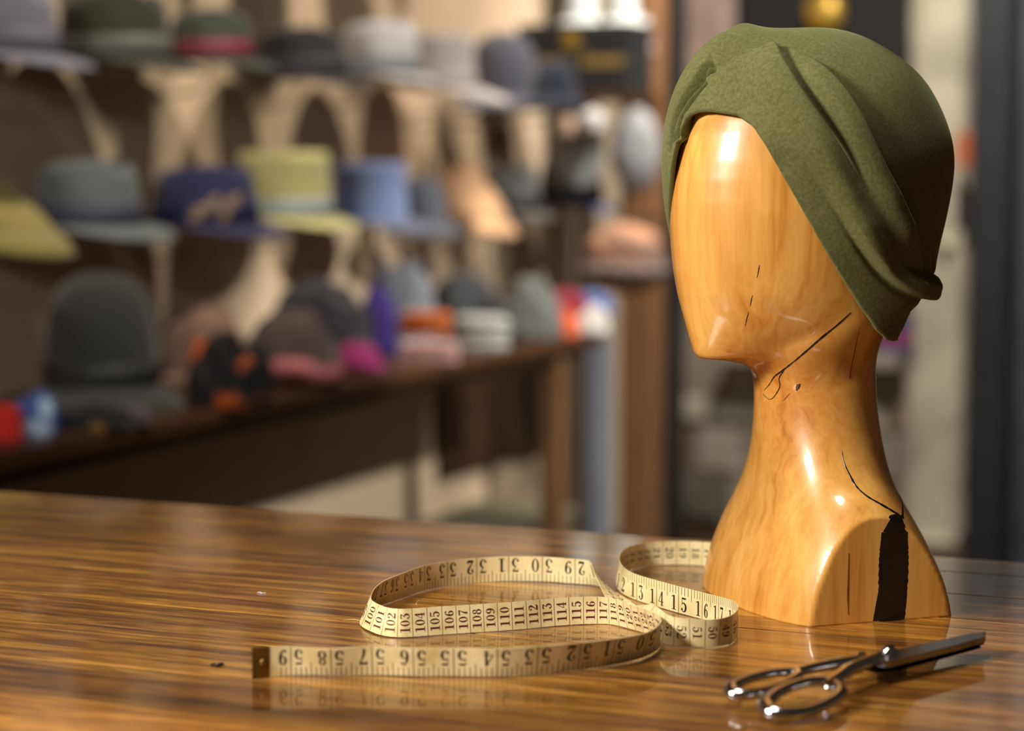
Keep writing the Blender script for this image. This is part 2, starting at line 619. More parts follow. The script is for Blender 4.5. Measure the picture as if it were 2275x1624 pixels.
for i, ph in enumerate(phis):
    zj = zc0 + dj[i]
    dlt = np.interp(aphi[i], [0, 20, 50, 100, 180], [0.026, 0.030, 0.044, 0.050, 0.05])
    zn = zj - dlt
    zA = np.linspace(0, 1, NA) ** 1.0 * zn
    cA, AA, WA, nA = (np.interp(zA, zb, q) for q in (cb, Ab, Wb, nb))
    rA_ = radial(np.full(NA, ph), cA, AA, WA, nA)
    s = abs(math.sin(ph))
    if s > 1e-3:
        lim = CUT / s
        # the arm cut: flat, with a small eased edge
        ex = rA_ - lim
        rA_ = np.where(ex > 0.0, lim, rA_)
    colA = np.stack([rA_, zA], -1)
    rh_all = radial(np.full(len(zh), ph), ch, Ah, Wh, nh)
    rj = rj_t[i]
    if aphi[i] > 110:
        w = sstep(110, 140, aphi[i])
        rj = rj * (1 - w) + w * np.interp(zj, zh, rh_all)
    zC = zj + (ztop - zj) * (1 - np.cos(np.linspace(0, 1, NC) * math.pi / 2 * 1.0)) ** 1.0
    u = np.linspace(0, 1, NC)
    zC = zj + (ztop - zj) * np.sin(u * math.pi / 2)
    rC = np.interp(zC, zh, rh_all) - (np.interp(zj, zh, rh_all) - rj) * np.exp(-(zC - zj) / 0.022) * (1 - u)
    colC = np.stack([rC, zC], -1)
    P0 = colA[-1]; P3 = colC[0]
    wf = sstep(70, 15, aphi[i]) if False else float(1 - sstep(10, 60, aphi[i]))
    P1 = P0 + np.array([0.001, dlt * (0.80 * wf + 0.42 * (1 - wf))])
    P2 = P3 + np.array([-(P3[0] - P0[0]) * (0.72 * wf + 0.18 * (1 - wf)), -dlt * (0.13 * wf + 0.40 * (1 - wf))])
    t = np.linspace(0, 1, NB)[:, None]
    colB = (1 - t) ** 3 * P0 + 3 * (1 - t) ** 2 * t * P1 + 3 * (1 - t) * t * t * P2 + t ** 3 * P3
    col = np.vstack([colA[:-1], colB[:-1], colC])
    sm = col.copy()
    for it in range(3):
        q = sm.copy()
        q[1:-1] = 0.25 * sm[:-2] + 0.5 * sm[1:-1] + 0.25 * sm[2:]
        lo = NA - 20
        sm[lo:NA + NB + 12] = q[lo:NA + NB + 12]
    cols.append(sm)
cols = np.array(cols)                                   # phi, row, (r,z)
# soften across columns on the neck and face, never across the arm cut
for it in range(3):
    rr = cols[:, NA - 40:, :]
    cols[:, NA - 40:, :] = 0.25 * np.roll(rr, 1, 0) + 0.5 * rr + 0.25 * np.roll(rr, -1, 0)
r_, z_ = cols[..., 0].copy(), cols[..., 1].copy()
# the carved swelling on top of the shoulder, with a hollow above it
for (bx, by_, hh_, s1, s2) in ((1940, 1140, 0.0030, 0.020, 0.0075), (1895, 1090, -0.0024, 0.018, 0.011)):
    q_ = to_local(at_depth(bx, by_, HZ - 0.075))
    ang = math.atan2(q_[1], q_[0])
    da = (phis - ang)[:, None] * 0.075
    r_ += hh_ * np.exp(-(da / s1) ** 2 - ((z_ - q_[2]) / s2) ** 2) * (1 - sstep(CUT - 0.022, CUT - 0.004, r_ * np.abs(np.sin(phis))[:, None]))
Lc = np.stack([r_ * np.cos(phis)[:, None], r_ * np.sin(phis)[:, None], z_], -1)
Vh = to_world(Lc.reshape(-1, 3))
nrow = cols.shape[1]
Fh = grid_faces(NPH, nrow, True, False)
Fh.append(tuple(i * nrow for i in range(NPH))[::-1])
Fh = [f[::-1] for f in Fh]

MW = NT('oiled_carved_wood')
mp = MW.coords((1, 1, 0.055))
tco = MW.n('TexCoord')
# swirl of the grain around the knot on the neck
kn = to_local(at_depth(1760, 880, HZ - 0.045))
geo = MW.n('VectorMath', operation='DISTANCE')
MW.l(tco, 'Object', geo, 0); geo.inputs[1].default_value = tuple(np.array(BASE * 0 + kn[0] * E1 + kn[1] * E2 + kn[2] * EZ))
fall = MW.n('MapRange'); fall.inputs['From Min'].default_value = 0.0; fall.inputs['From Max'].default_value = 0.10
fall.inputs['To Min'].default_value = 1.0; fall.inputs['To Max'].default_value = 0.0
MW.l(geo, 'Value', fall, 'Value')
wn = MW.n('TexNoise', Scale=22.0, Detail=3.0); MW.l(tco, 'Object', wn, 'Vector')
ws = MW.n('VectorMath', operation='SUBTRACT'); MW.l(wn, 'Color', ws, 0); ws.inputs[1].default_value = (0.5, 0.5, 0.5)
wsc = MW.n('VectorMath', operation='SCALE'); MW.l(ws, 'Vector', wsc, 0)
wm = MW.n('Math', operation='MULTIPLY'); MW.l(fall, 'Result', wm, 0); wm.inputs[1].default_value = 0.11
MW.l(wm, 'Value', wsc, 'Scale')
wa = MW.n('VectorMath', operation='ADD'); MW.l(mp, 'Vector', wa, 0); MW.l(wsc, 'Vector', wa, 1)
n1 = MW.n('TexNoise', Scale=62.0, Detail=7.0, Roughness=0.6, Distortion=0.35); MW.l(wa, 'Vector', n1, 'Vector')
n2 = MW.n('TexNoise', Scale=210.0, Detail=4.0, Roughness=0.6); MW.l(wa, 'Vector', n2, 'Vector')
nL = MW.n('TexNoise', Scale=22.0, Detail=3.0, Roughness=0.5); MW.l(wa, 'Vector', nL, 'Vector')
r1 = MW.ramp([(0.28, (196, 126, 48)), (0.44, (224, 160, 74)), (0.56, (232, 172, 86)), (0.75, (240, 186, 104))])
MW.l(n1, 'Fac', r1, 'Fac')
r2 = MW.ramp([(0.3, (0.72, 0.64, 0.54, 1)), (0.6, (1, 1, 1, 1))]); MW.l(n2, 'Fac', r2, 'Fac')
rL = MW.ramp([(0.32, (0.84, 0.72, 0.56, 1)), (0.55, (1, 1, 1, 1))]); MW.l(nL, 'Fac', rL, 'Fac')
x1 = MW.n('MixRGB', blend_type='MULTIPLY'); x1.inputs[0].default_value = 0.45
MW.l(r1, 'Color', x1, 1); MW.l(r2, 'Color', x1, 2)
x2 = MW.n('MixRGB', blend_type='MULTIPLY'); x2.inputs[0].default_value = 0.7
MW.l(x1, 'Color', x2, 1); MW.l(rL, 'Color', x2, 2)
# redder burl wood round the knot
rk = MW.ramp([(0.25, (1, 1, 1, 1)), (0.85, (0.80, 0.62, 0.46, 1))]); MW.l(fall, 'Result', rk, 'Fac')
x3 = MW.n('MixRGB', blend_type='MULTIPLY'); x3.inputs[0].default_value = 0.75
MW.l(x2, 'Color', x3, 1); MW.l(rk, 'Color', x3, 2)
MW.l(x3, 'Color', MW.b, 'Base Color')
MW.set(Roughness=0.36, Coat_Weight=0.85, Coat_Roughness=0.09, Coat_IOR=1.5)
M_HEAD = MW.m

head = empty('mannequin_head', BASE, 'carved glossy orange wooden head bust wearing the olive green turban', 'mannequin')
hb = mesh('carved_head', Vh, Fh, M_HEAD, head)
bvh_head = BVHTree.FromPolygons([tuple(v) for v in Vh], [tuple(f) for f in Fh])


def hit_head(px, py):
    d = ray(px, py)
    p, n, i, dist = bvh_head.ray_cast(Vector(CAM), Vector(d / np.linalg.norm(d)))
    if p is None:
        return None, None
    n = np.array(n)
    return np.array(p), (n if n @ d < 0 else -n)


M_CRACK = plain('black_crack_resin', (16, 11, 8), 0.35, var=0.3, scale=300, coat=0.4)


def surface_stroke(name, pts, mat, parent, dense=10, lift=0.00025, jit=0.25):
    """a thin strip lying on the carved surface: pts are (px, py, width in mm)"""
    P = catmull(pts, dense)
    pos, nor, wid = [], [], []
    for (x, y, w) in P:
        p, n = hit_head(x, y)
        if p is None:
            continue
        pos.append(p); nor.append(n); wid.append(w)
    pos = np.array(pos); nor = np.array(nor)
    if len(pos) < 3:
        return None
    V, F = [], []
    rg = random.Random(len(pos))
    for i in range(len(pos)):
        t = pos[min(i + 1, len(pos) - 1)] - pos[max(i - 1, 0)]
        t /= np.linalg.norm(t) + 1e-9
        s = np.cross(nor[i], t); s /= np.linalg.norm(s) + 1e-9
        w = wid[i] / 2000 * (1 + jit * rg.uniform(-1, 1))
        for k in (-1, -0.5, 0, 0.5, 1):
            V.append(pos[i] + s * w * k + nor[i] * lift * (1.0 if abs(k) < 0.9 else -0.8))
    F = grid_faces(len(pos), 5)
    return mesh(name, V, F, mat, parent)


def zz(ox, oy, s, L):
    return [(ox + x / s, oy + y / s, w) for (x, y, w) in L]


# cracks traced along the grain (second crop: origin 1440,700, scale 2.137)
surface_stroke('crack', zz(1440, 700, 2.137, [(962, -12, 1.0), (900, 45, 1.6), (820, 110, 1.8), (740, 180, 1.6), (680, 230, 1.4), (640, 262, 1.8), (600, 292, 1.4), (575, 330, 1.0), (552, 356, 0.6)]), M_CRACK, hb)
surface_stroke('crack', zz(1440, 700, 2.137, [(645, 262, 1.0), (622, 300, 1.2), (625, 340, 1.3), (600, 385, 1.0), (575, 400, 0.6), (545, 375, 0.5)]), M_CRACK, hb)
surface_stroke('crack', zz(1440, 700, 2.137, [(918, 640, 0.4), (930, 700, 1.0), (955, 755, 1.5), (990, 815, 1.8), (1040, 860, 2.0), (1100, 895, 2.4), (1160, 930, 3.0), (1205, 960, 4.0)]), M_CRACK, hb)
surface_stroke('crack', zz(1440, 700, 2.137, [(1190, 850, 0.5), (1206, 890, 1.5), (1209, 930, 2.5), (1208, 965, 3.5)]), M_CRACK, hb)
surface_stroke('crack', zz(1440, 700, 2.137, [(1002, 60, 0.3), (985, 150, 0.8), (970, 220, 0.7), (955, 300, 0.4)]), M_CRACK, hb)
surface_stroke('crack', zz(1440, 20, 2.137, [(528, 1215, 0.3), (524, 1240, 0.9), (517, 1275, 0.3)]), M_CRACK, hb)
surface_stroke('crack', zz(1440, 20, 2.137, [(495, 1358, 0.3), (488, 1390, 0.8), (484, 1410, 0.3)]), M_CRACK, hb)
surface_stroke('crack', zz(1440, 20, 2.137, [(476, 1440, 0.2), (468, 1470, 0.8), (460, 1505, 0.3)]), M_CRACK, hb)
surface_stroke('knot', zz(1440, 700, 2.137, [(722, 325, 1.0), (712, 340, 4.0), (704, 358, 1.5)]), plain('knot_brown', (74, 38, 14), 0.4, coat=0.4), hb)
surface_stroke('knot', zz(1440, 700, 2.137, [(672, 372, 0.4), (655, 392, 1.2), (640, 408, 0.4)]), plain('knot_brown', (120, 64, 24), 0.4, coat=0.4), hb)
# the black inlay over the arm cut and the shoulder above it
surface_stroke('black_inlay', zz(1440, 700, 2.137, [(1196, 958, 7), (1184, 985, 16), (1176, 1010, 20), (1172, 1035, 26)]), M_CRACK, hb, 6, jit=0.03)
surface_stroke('black_inlay', zz(1440, 700, 2.137, [(1171, 1030, 27), (1168, 1100, 29), (1166, 1180, 30), (1164, 1260, 30), (1160, 1340, 29), (1158, 1420, 27), (1157, 1478, 24)]), M_CRACK, hb, 8, jit=0.03)
surface_stroke('black_inlay', zz(1440, 700, 2.137, [(1104, 1275, 0.6), (1096, 1330, 3), (1090, 1400, 6), (1086, 1484, 11)]), M_CRACK, hb, 8, jit=0.03)
surface_stroke('crack', zz(1440, 700, 2.137, [(1101, 1340, 0.4), (1106, 1410, 1.0), (1112, 1478, 0.8)]), M_CRACK, hb, 8)
surface_stroke('crack', zz(1440, 700, 2.137, [(952, 1130, 0.5), (950, 1230, 1.1), (948, 1330, 1.4), (950, 1420, 0.6)]), plain('brown_streak', (110, 58, 18), 0.4, coat=0.5), hb, 8)

# ------------------------------------------------------------------ the felt turban
TC = to_local(at_depth(1800, 370, HZ - 0.003))        # centre of the dome, head frame
TC[1] = 0.0
tA, tB, tU = 0.1055, 0.0830, 0.0965


def dome(phi, lam):
    """lam: degrees from the pole; past 90 it runs down the side. Head-frame point."""
    phi, lam = np.broadcast_arrays(np.asarray(phi, float), np.asarray(lam, float))
    up = np.minimum(lam, 90.0) * math.pi / 180
    dz = np.where(lam <= 90, tU * np.cos(up), -(lam - 90) * 0.0017)
    d = np.maximum(-dz, 0)
    s = np.where(lam <= 90, np.sin(up), 1.0)
    back = np.clip(1 - (np.minimum(d, 0.1525) / 0.153) ** 1.7, 0, 1) ** (1 / 1.7)
    a = tA * np.where(np.cos(phi) < 0, 0.12 + 0.88 * back if False else np.maximum(back, 0.25), 1 - (d / 0.22) ** 2)
    b = np.interp(d, [0, 0.02, 0.04, 0.067, 0.09, 0.112, 0.13, 0.15], np.array([83, 82.5, 81, 77, 71, 65.5, 61.5, 57]) / 1000)
    x = TC[0] + s * a * np.cos(phi)
    y = s * b * np.sin(phi)
    return np.stack([x, y, TC[2] + dz], -1)


_ph = np.linspace(-math.pi, math.pi, 241)[:-1]
_la = np.linspace(0.5, 172, 150)
_G = to_world(dome(_ph[:, None], _la[None, :]).reshape(-1, 3))
_bv = BVHTree.FromPolygons([tuple(v) for v in _G], [f[::-1] for f in grid_faces(240, 150, True, False)])


def hit_dome(px, py):
    """nearest dome point under a pixel (tangent point when the pixel lies just outside)"""
    d = ray(px, py); d = d / np.linalg.norm(d)
    p, n, i, t = _bv.ray_cast(Vector(CAM), Vector(d))
    k = 0
    while p is None and k < 60:                     # just outside the outline: slide inwards to the edge
        px += (1800 - px) * 0.006; py += (370 - py) * 0.006; k += 1
        d = ray(px, py); d = d / np.linalg.norm(d)
        p, n, i, t = _bv.ray_cast(Vector(CAM), Vector(d))
    return np.array(p)


def dome_phi_lam(P):
    l = to_local(P)
    dz = l[2] - TC[2]
    lam = math.degrees(math.acos(min(1, dz / tU))) if dz > 0 else 90 - dz / 0.0017
    # phi of the slice ellipse
    q = dome(np.array([0.0, math.pi / 2, math.pi]), np.full(3, lam))
    a = (q[0][0] - TC[0]) if l[0] > TC[0] else (TC[0] - q[2][0])
    return math.degrees(math.atan2(l[1] / q[1][1], (l[0] - TC[0]) / a)), lam


def zc(L, ox=1440, oy=20, s=2.137):
    return [(ox + x / s, oy + y / s) for x, y in L]


border_px = zc([(255, 500), (345, 496), (430, 515), (505, 560), (560, 640), (620, 745), (700, 885), (780, 1030), (860, 1175), (930, 1290), (990, 1395), (1050, 1495), (1085, 1535), (1120, 1550)])
bl = [dome_phi_lam(hit_dome(*p)) for p in border_px]
bl = sorted(bl)
TURBAN_BORDER = bl
PH0 = 22.0                                          # the hat's own centre line, turned towards the camera
bp = [a for a, b in bl if a > PH0 + 6]; bq = [b for a, b in bl if a > PH0 + 6]
bp, bq = [a for a in bp if a < 118], [b for a, b in zip(bp, bq) if a < 118]
_pp = [PH0] + bp + [122, 135, 150, 165, 180, PH0 + 180]
_qq = [bq[0] - 0.3] + bq + [159.0, 156.0, 151.0, 147.0, 145.0, 144.0]
NP2, NR = 960, 280
ph2 = np.radians(np.concatenate([np.linspace(-60, 140, 720, endpoint=False), np.linspace(140, 300, 240, endpoint=False)]))
lamB = np.interp(np.abs((np.degrees(ph2) - PH0 + 180) % 360 - 180) + PH0, _pp, _qq)
_far = np.interp((np.degrees(ph2) + 180) % 360 - 180, [-75, -60, -45, -30, -20, -12, -4, 1, 4, 6, 8, 10, 16, 22], [156, 153, 146, 137, 127, 116, 104, 93, 85, 79, 74, 71, 69.5, 69.5])
lamB = np.where(((np.degrees(ph2) + 180) % 360 - 180 < 20) & ((np.degrees(ph2) + 180) % 360 - 180 > -74), _far, lamB)
lamB -= 3.0 * np.exp(-(((np.degrees(ph2) - 18 + 180) % 360 - 180) / 22) ** 2)
kk = np.ones(11) / 11
lamB = np.convolve(np.pad(lamB, 5, mode='wrap'), kk, 'valid')
tt = np.linspace(0, 1, NR)
LAM = 0.3 + (lamB[:, None] - 0.3) * tt[None, :]
D = to_world(dome(ph2[:, None], LAM))                 # NP2, NR, 3
dphi = np.roll(D, -1, 0) - np.roll(D, 1, 0)
dlam = np.gradient(D, axis=1)
N = np.cross(dlam, dphi)
N /= np.linalg.norm(N, axis=-1, keepdims=True) + 1e-12
cen = to_world(np.array(TC))
if np.mean(np.sum(N * (D - cen), -1)) < 0:
    N = -N
disp = np.zeros(D.shape[:2])
Pf = D.reshape(-1, 3); Nf = N.reshape(-1, 3)
LOC = to_local(Pf)


def curve_field(pts, ext=()):
    """signed distance (+ on the left of travel, seen from outside) to a curve on the dome and position along it 0..1"""
    C = np.array([hit_dome(*p) for p in catmull(np.array(pts, float), 6)])
    if len(ext):
        f0, l0 = dome_phi_lam(C[-1])
        E = catmull(np.array([(f0, l0)] + [(f0 + a, l0 + b) for a, b in ext], float), 5)[1:]
        C = np.vstack([C, to_world(dome(np.radians(E[:, 0]), E[:, 1]))])
    for it in range(2):
        C[1:-1] = 0.25 * C[:-2] + 0.5 * C[1:-1] + 0.25 * C[2:]
    L = np.concatenate([[0], np.cumsum(np.linalg.norm(np.diff(C, axis=0), axis=1))])
    best = np.full(len(Pf), 9.0); u = np.zeros(len(Pf)); sg = np.ones(len(Pf))
    Q = Pf
    for i in range(len(C) - 1):
        a, b = C[i], C[i + 1]
        ab = b - a; l2 = ab @ ab
        if l2 < 1e-12:
            continue
        t = np.clip((Q - a) @ ab / l2, 0, 1)
        q = a + t[:, None] * ab
        dv = Q - q
        dd = np.linalg.norm(dv, axis=1)
        m = dd < best
        s = np.sign(np.einsum('ij,ij->i', np.cross(np.broadcast_to(ab, dv.shape), dv), Nf))
        best = np.where(m, dd, best); sg = np.where(m, s, sg)
        u = np.where(m, (L[i] + t * (L[i + 1] - L[i])) / L[-1], u)
    return sg * best, u


def fold(pts, h, w, side, ramp=0.0016, dip=0.0, fade=(0.12, 0.12), dipw=0.003, ext=()):
    """overlapping edge: cloth raised by h (m) on one side, easing back over w; optional groove on the low side"""
    x, u = curve_field(pts, ext)
    x = x * side
    f = sstep(0, fade[0], u) * (1 - sstep(1 - fade[1], 1, u)) if fade else 1.0
    up = h * sstep(-ramp, ramp, x) * np.exp(-np.maximum(x, 0) / w)
    gr = -dip * np.exp(-((x + dipw * 0.6) / dipw) ** 2)
    # nothing beyond the ends of the curve
    disp.reshape(-1)[:] += (up + gr) * f


def crest(pts, h, sig, fade=(0.15, 0.15)):
    x, u = curve_field(pts)
    f = sstep(0, fade[0], u) * (1 - sstep(1 - fade[1], 1, u))
    disp.reshape(-1)[:] += h * np.exp(-(x / sig) ** 2) * f


def bulge(px, py, h, sig, push=None):
    c = hit_dome(px, py)
    d = np.linalg.norm(Pf - c, axis=1)
    disp.reshape(-1)[:] += h * np.exp(-(d / sig) ** 2)


z1 = lambda L: zc(L)
z3 = lambda L: zc(L, 1460, 40, 4.059)
# first the large swelling of the twist at the front, then the folds on top of it
bulge(*z3([(700, 170)])[0], 0.0075, 0.026)
bulge(*z3([(480, 350)])[0], 0.0075, 0.030)
bulge(*z3([(310, 580)])[0], 0.0040, 0.028)
bulge(*z3([(170, 900)])[0], 0.0030, 0.034)
bulge(*z3([(790, 105)])[0], 0.0035, 0.0085)
disp += 0.0028
D = D + N * disp[..., None]
disp[:] = 0
Pf = D.reshape(-1, 3)
_st = 3
_Gb = D[::_st, ::5].reshape(-1, 3)
_nb, _mb = D[::_st, ::5].shape[:2]
_bv = BVHTree.FromPolygons([tuple(v) for v in _Gb], grid_faces(_nb, _mb, True, False))
# the wrapped band lies proud of the smooth crown
fold(z1([(590, 150), (660, 185), (740, 230), (850, 320), (930, 420), (1000, 530), (1070, 680), (1130, 800), (1190, 930), (1235, 1050), (1252, 1130), (1250, 1215)]), 0.0105, 0.036, -1, ramp=0.0018, dip=0.0016, fade=(0.25, 0.0001), ext=[(2, 10), (4, 24), (5, 45)])
# dark crease below it
fold(z1([(598, 165), (625, 205), (655, 280), (720, 400), (800, 520), (900, 660), (960, 760), (1010, 850), (1050, 930)]), 0.0095, 0.020, -1, ramp=0.0020, dip=0.0045, fade=(0.06, 0.60), dipw=0.0035)
# long ridge down to the back roll, with the valley under it
crest(z1([(470, 190), (540, 290), (640, 420), (745, 565), (860, 750), (960, 940), (1050, 1090), (1130, 1205), (1220, 1280)]), 0.0062, 0.009, (0.2, 0.3))
fold(z1([(720, 660), (800, 800), (860, 890), (920, 985), (975, 1075), (1030, 1160), (1100, 1250), (1180, 1320), (1255, 1350), (1310, 1350)]), 0.0100, 0.013, 1, ramp=0.0026, dip=0.0030, fade=(0.45, 0.12), ext=[(8, -1), (20, -3), (36, -4)])
crest(z1([(700, 240), (790, 345), (900, 500), (1000, 680), (1080, 830), (1150, 980), (1205, 1090), (1215, 1180)]), 0.0040, 0.009)
crest(z1([(330, 330), (420, 430), (500, 545), (600, 690), (700, 850), (800, 1020)]), -0.0030, 0.009)
# the rolled tuck at the back
fold(z1([(1140, 1165), (1180, 1215), (1225, 1250), (1270, 1262), (1295, 1266)]), 0.0070, 0.009, -1, ramp=0.0020, dip=0.0050, fade=(0.35, 0.12), ext=[(8, 0), (18, -1), (30, -2)])
bulge(*z1([(1285, 1318)])[0], 0.0060, 0.016)
# the near wrap overlapping the gathered folds of the far side
fold(z3([(690, 125), (580, 225), (505, 300), (495, 350), (515, 420), (545, 500), (560, 580)]), 0.0060, 0.020, 1, ramp=0.0014, dip=0.0030, fade=(0.2, 0.45), dipw=0.0022)
for (pts, gd, gs) in (([(522, 428), (450, 480), (395, 540), (330, 640), (262, 760), (205, 880), (172, 1000), (168, 1120), (186, 1230)], 0.0075, 0.0021),
                      ([(500, 372), (430, 420), (360, 520), (285, 630), (215, 750), (160, 870), (130, 980), (114, 1100), (112, 1250)], 0.0065, 0.0019),
                      ([(440, 565), (385, 620), (330, 690), (270, 770), (225, 840)], 0.0050, 0.0024)):
    crest(z3(pts), -gd * 1.7, gs * 1.1, (0.03, 0.12))
# cloth unevenness
und = np.array([noise.noise(Vector(p) * 26) + 0.4 * noise.noise(Vector(p) * 70) for p in Pf[::1]]) if False else 0
disp += 0.0006 * (np.sin(LOC[:, 0] * 61 + LOC[:, 2] * 37) * np.sin(LOC[:, 1] * 53 - LOC[:, 2] * 44)).reshape(disp.shape)
# ease the whole cloth in at the rim on the forehead so that it hugs the wood
P2 = D + N * disp[..., None]
for it in range(1):
    P2[:, 1:-1] = 0.5 * P2[:, 1:-1] + 0.125 * (P2[:, :-2] + P2[:, 2:] + np.roll(P2, 1, 0)[:, 1:-1] + np.roll(P2, -1, 0)[:, 1:-1])
# rolled rim with the thickness of the felt, then the inside
Pe = P2[:, -1]; Tn = P2[:, -1] - P2[:, -4]
Tn /= np.linalg.norm(Tn, axis=1, keepdims=True)
Ne = N[:, -1]
rim = []
rr = 0.0019
for a in np.linspace(0, 180, 7)[1:]:
    a = math.radians(a)
    rim.append(Pe - Ne * rr + rr * (math.cos(a) * Ne + math.sin(a) * Tn))
for k, (back_, inn) in enumerate(((0.004, 0.0042), (0.010, 0.0050), (0.018, 0.0060))):
    rim.append(Pe - Tn * back_ - Ne * inn)
ALL = np.concatenate([P2, np.stack(rim, 1)], 1)
nr2 = ALL.shape[1]
FT = grid_faces(NP2, nr2, True, False)
FT.append(tuple(i * nr2 for i in range(NP2)))
if True:
    # outward winding
    f = FT[nr2 * 100 + 60]; Vt = ALL.reshape(-1, 3)
    nn = np.cross(Vt[f[1]] - Vt[f[0]], Vt[f[2]] - Vt[f[0]])
    if nn @ (Vt[f[0]] - cen) < 0:
        FT = [g[::-1] for g in FT]

mf = NT('olive_felt')
mp = mf.coords()
a1 = mf.n('TexNoise', Scale=420.0, Detail=5.0, Roughness=0.7); mf.l(mp, 'Vector', a1, 'Vector')
a2 = mf.n('TexNoise', Scale=28.0, Detail=4.0); mf.l(mp, 'Vector', a2, 'Vector')
q1 = mf.ramp([(0.3, (78, 79, 42)), (0.7, (111, 110, 68))]); mf.l(a1, 'Fac', q1, 'Fac')
q2 = mf.ramp([(0.3, (0.86, 0.86, 0.84, 1)), (0.7, (1.0, 1.0, 1.0, 1))]); mf.l(a2, 'Fac', q2, 'Fac')
mm = mf.n('MixRGB', blend_type='MULTIPLY'); mm.inputs[0].default_value = 1.0
mf.l(q1, 'Color', mm, 1); mf.l(q2, 'Color', mm, 2); mf.l(mm, 'Color', mf.b, 'Base Color')
mf.set(Roughness=0.95, Sheen_Weight=0.35, Sheen_Roughness=0.45, Specular_IOR_Level=0.2)
mf.b.inputs['Sheen Tint'].default_value = lin((190, 195, 140))
mf.bump(a1, 'Fac', 0.35, 0.0007)
turban = mesh('turban_hat', ALL.reshape(-1, 3), FT, mf.m)
tag(turban, 'olive green felt turban hat draped over the wooden head', 'hat')


# ------------------------------------------------------------------ the measuring tape
TW = 0.0190
# (px, py of the lower edge on the table, position on the tape in cm, twist in degrees about its length)
TP = [(560, 1509, 152.4, 0), (645, 1504, 149.9, 10), (736, 1505, 147.3, 20), (826, 1503, 144.8, 10), (920, 1506, 142.2, 13), (1008, 1506, 139.7, 13), (1103, 1507, 137.2, 13),
      (1194, 1502, 134.6, 13), (1286, 1493, 132.1, 14), (1363, 1482, 129.5, 17), (1428, 1468, 127.2, 18), (1463, 1447, 125.6, 8), (1462, 1428, 124.4, -8),
      (1440, 1415, 123.0, -16), (1400, 1402, 120.6, -14), (1353, 1389, 118.0, -4), (1296, 1388, 116.0, 5), (1231, 1392, 114.0, 8), (1169, 1398, 112.0, 8),
      (1105, 1403, 110.0, 8), (1044, 1407, 108.0, 8), (982, 1411, 106.0, 8), (916, 1416, 104.0, 9), (884, 1417, 103.0, 8), (852, 1412, 101.9, 18), (822, 1398, 100.4, 24), (812, 1386, 99.4, 24),
      (822, 1366, 97.6, 20), (846, 1350, 94.6, 12), (876, 1338, 91.4, 6), (908, 1326, 88.9, 2), (942, 1314, 86.4, 0), (994, 1304, 83.8, 0), (1058, 1296, 81.3, 0),
      (1131, 1292, 78.7, 0), (1205, 1293, 76.2, 0), (1262, 1297, 74.2, 0), (1296, 1300, 73.0, 4), (1318, 1304, 71.8, 16), (1340, 1318, 68.6, 44), (1372, 1342, 64.5, 78),
      (1408, 1372, 60.4, 112), (1443, 1404, 56.6, 150), (1476, 1428, 54.0, 172), (1498, 1436, 53.0, 178), (1532, 1439, 52.0, 188), (1566, 1440, 51.0, 190), (1598, 1438, 50.0, 188),
      (1622, 1432, 49.1, 180), (1636, 1420, 48.1, 180), (1637, 1406, 46.9, 180), (1620, 1394, 45.0, 180), (1560, 1377, 40.6, 180), (1508, 1363, 38.1, 180), (1460, 1349, 35.6, 180), (1415, 1335, 33.0, 180),
      (1388, 1322, 31.2, 184), (1373, 1305, 29.4, 188), (1374, 1287, 27.6, 186), (1390, 1272, 25.6, 182), (1420, 1262, 23.6, 180), (1456, 1257.5, 21.6, 180), (1503, 1256, 20.0, 180), (1531, 1256.5, 19.0, 180),
      (1560, 1258, 18.0, 180), (1610, 1262, 16.2, 180), (1680, 1266, 14.0, 180)]
ctrl = []
for (x, y, s, tw) in TP:
    p = on_z(x, y, TABLE_Z)
    ctrl.append((p[0], p[1], s, tw))
dn = catmull(np.array(ctrl), 14)
arc = np.concatenate([[0], np.cumsum(np.linalg.norm(np.diff(dn[:, :2], axis=0), axis=1))])
NS = int(arc[-1] / 0.0012)
ss = np.linspace(0, arc[-1], NS)
px_, py_, sc_, tw_ = (np.interp(ss, arc, dn[:, k]) for k in range(4))
for it in range(3):
    sc_[1:-1] = 0.25 * sc_[:-2] + 0.5 * sc_[1:-1] + 0.25 * sc_[2:]
tx, ty = np.gradient(px_), np.gradient(py_)
tl = np.hypot(tx, ty); tx /= tl; ty /= tl
for it in range(2):
    tx = np.convolve(np.pad(tx, 2, mode='edge'), k5, 'valid'); ty = np.convolve(np.pad(ty, 2, mode='edge'), k5, 'valid')
tl = np.hypot(tx, ty); tx /= tl; ty /= tl
Tt = np.stack([tx, ty, 0 * tx], -1)
Rh = np.stack([ty, -tx, 0 * tx], -1)              # right hand of travel: the inch face at twist 0
ct, st = np.cos(np.radians(tw_))[:, None], np.sin(np.radians(tw_))[:, None]
Wv = ct * EZ + st * Rh                             # across the tape, tick edge -> plain edge
Nv = ct * Rh - st * EZ                             # normal of the inch face
CEN = np.stack([px_, py_, TABLE_Z + 0.0006 + TW / 2 * np.abs(ct[:, 0]) + 0.0012 * np.abs(st[:, 0])], -1)
order = np.argsort(sc_)
S_sorted = sc_[order]


def tape_pt(s, v, side, lift=0.00012):
    """s in cm, v 0..1 from the tick edge; side +1 inch face, -1 centimetre face"""
    i = np.interp(s, S_sorted, order.astype(float))
    i0 = int(np.clip(math.floor(i), 0, NS - 2)); f = i - i0
    c = CEN[i0] * (1 - f) + CEN[i0 + 1] * f
    w = Wv[i0] * (1 - f) + Wv[i0 + 1] * f
    n = Nv[i0] * (1 - f) + Nv[i0 + 1] * f
    return c + w * ((v - 0.5) * TW) + n * side * (0.00022 + lift)


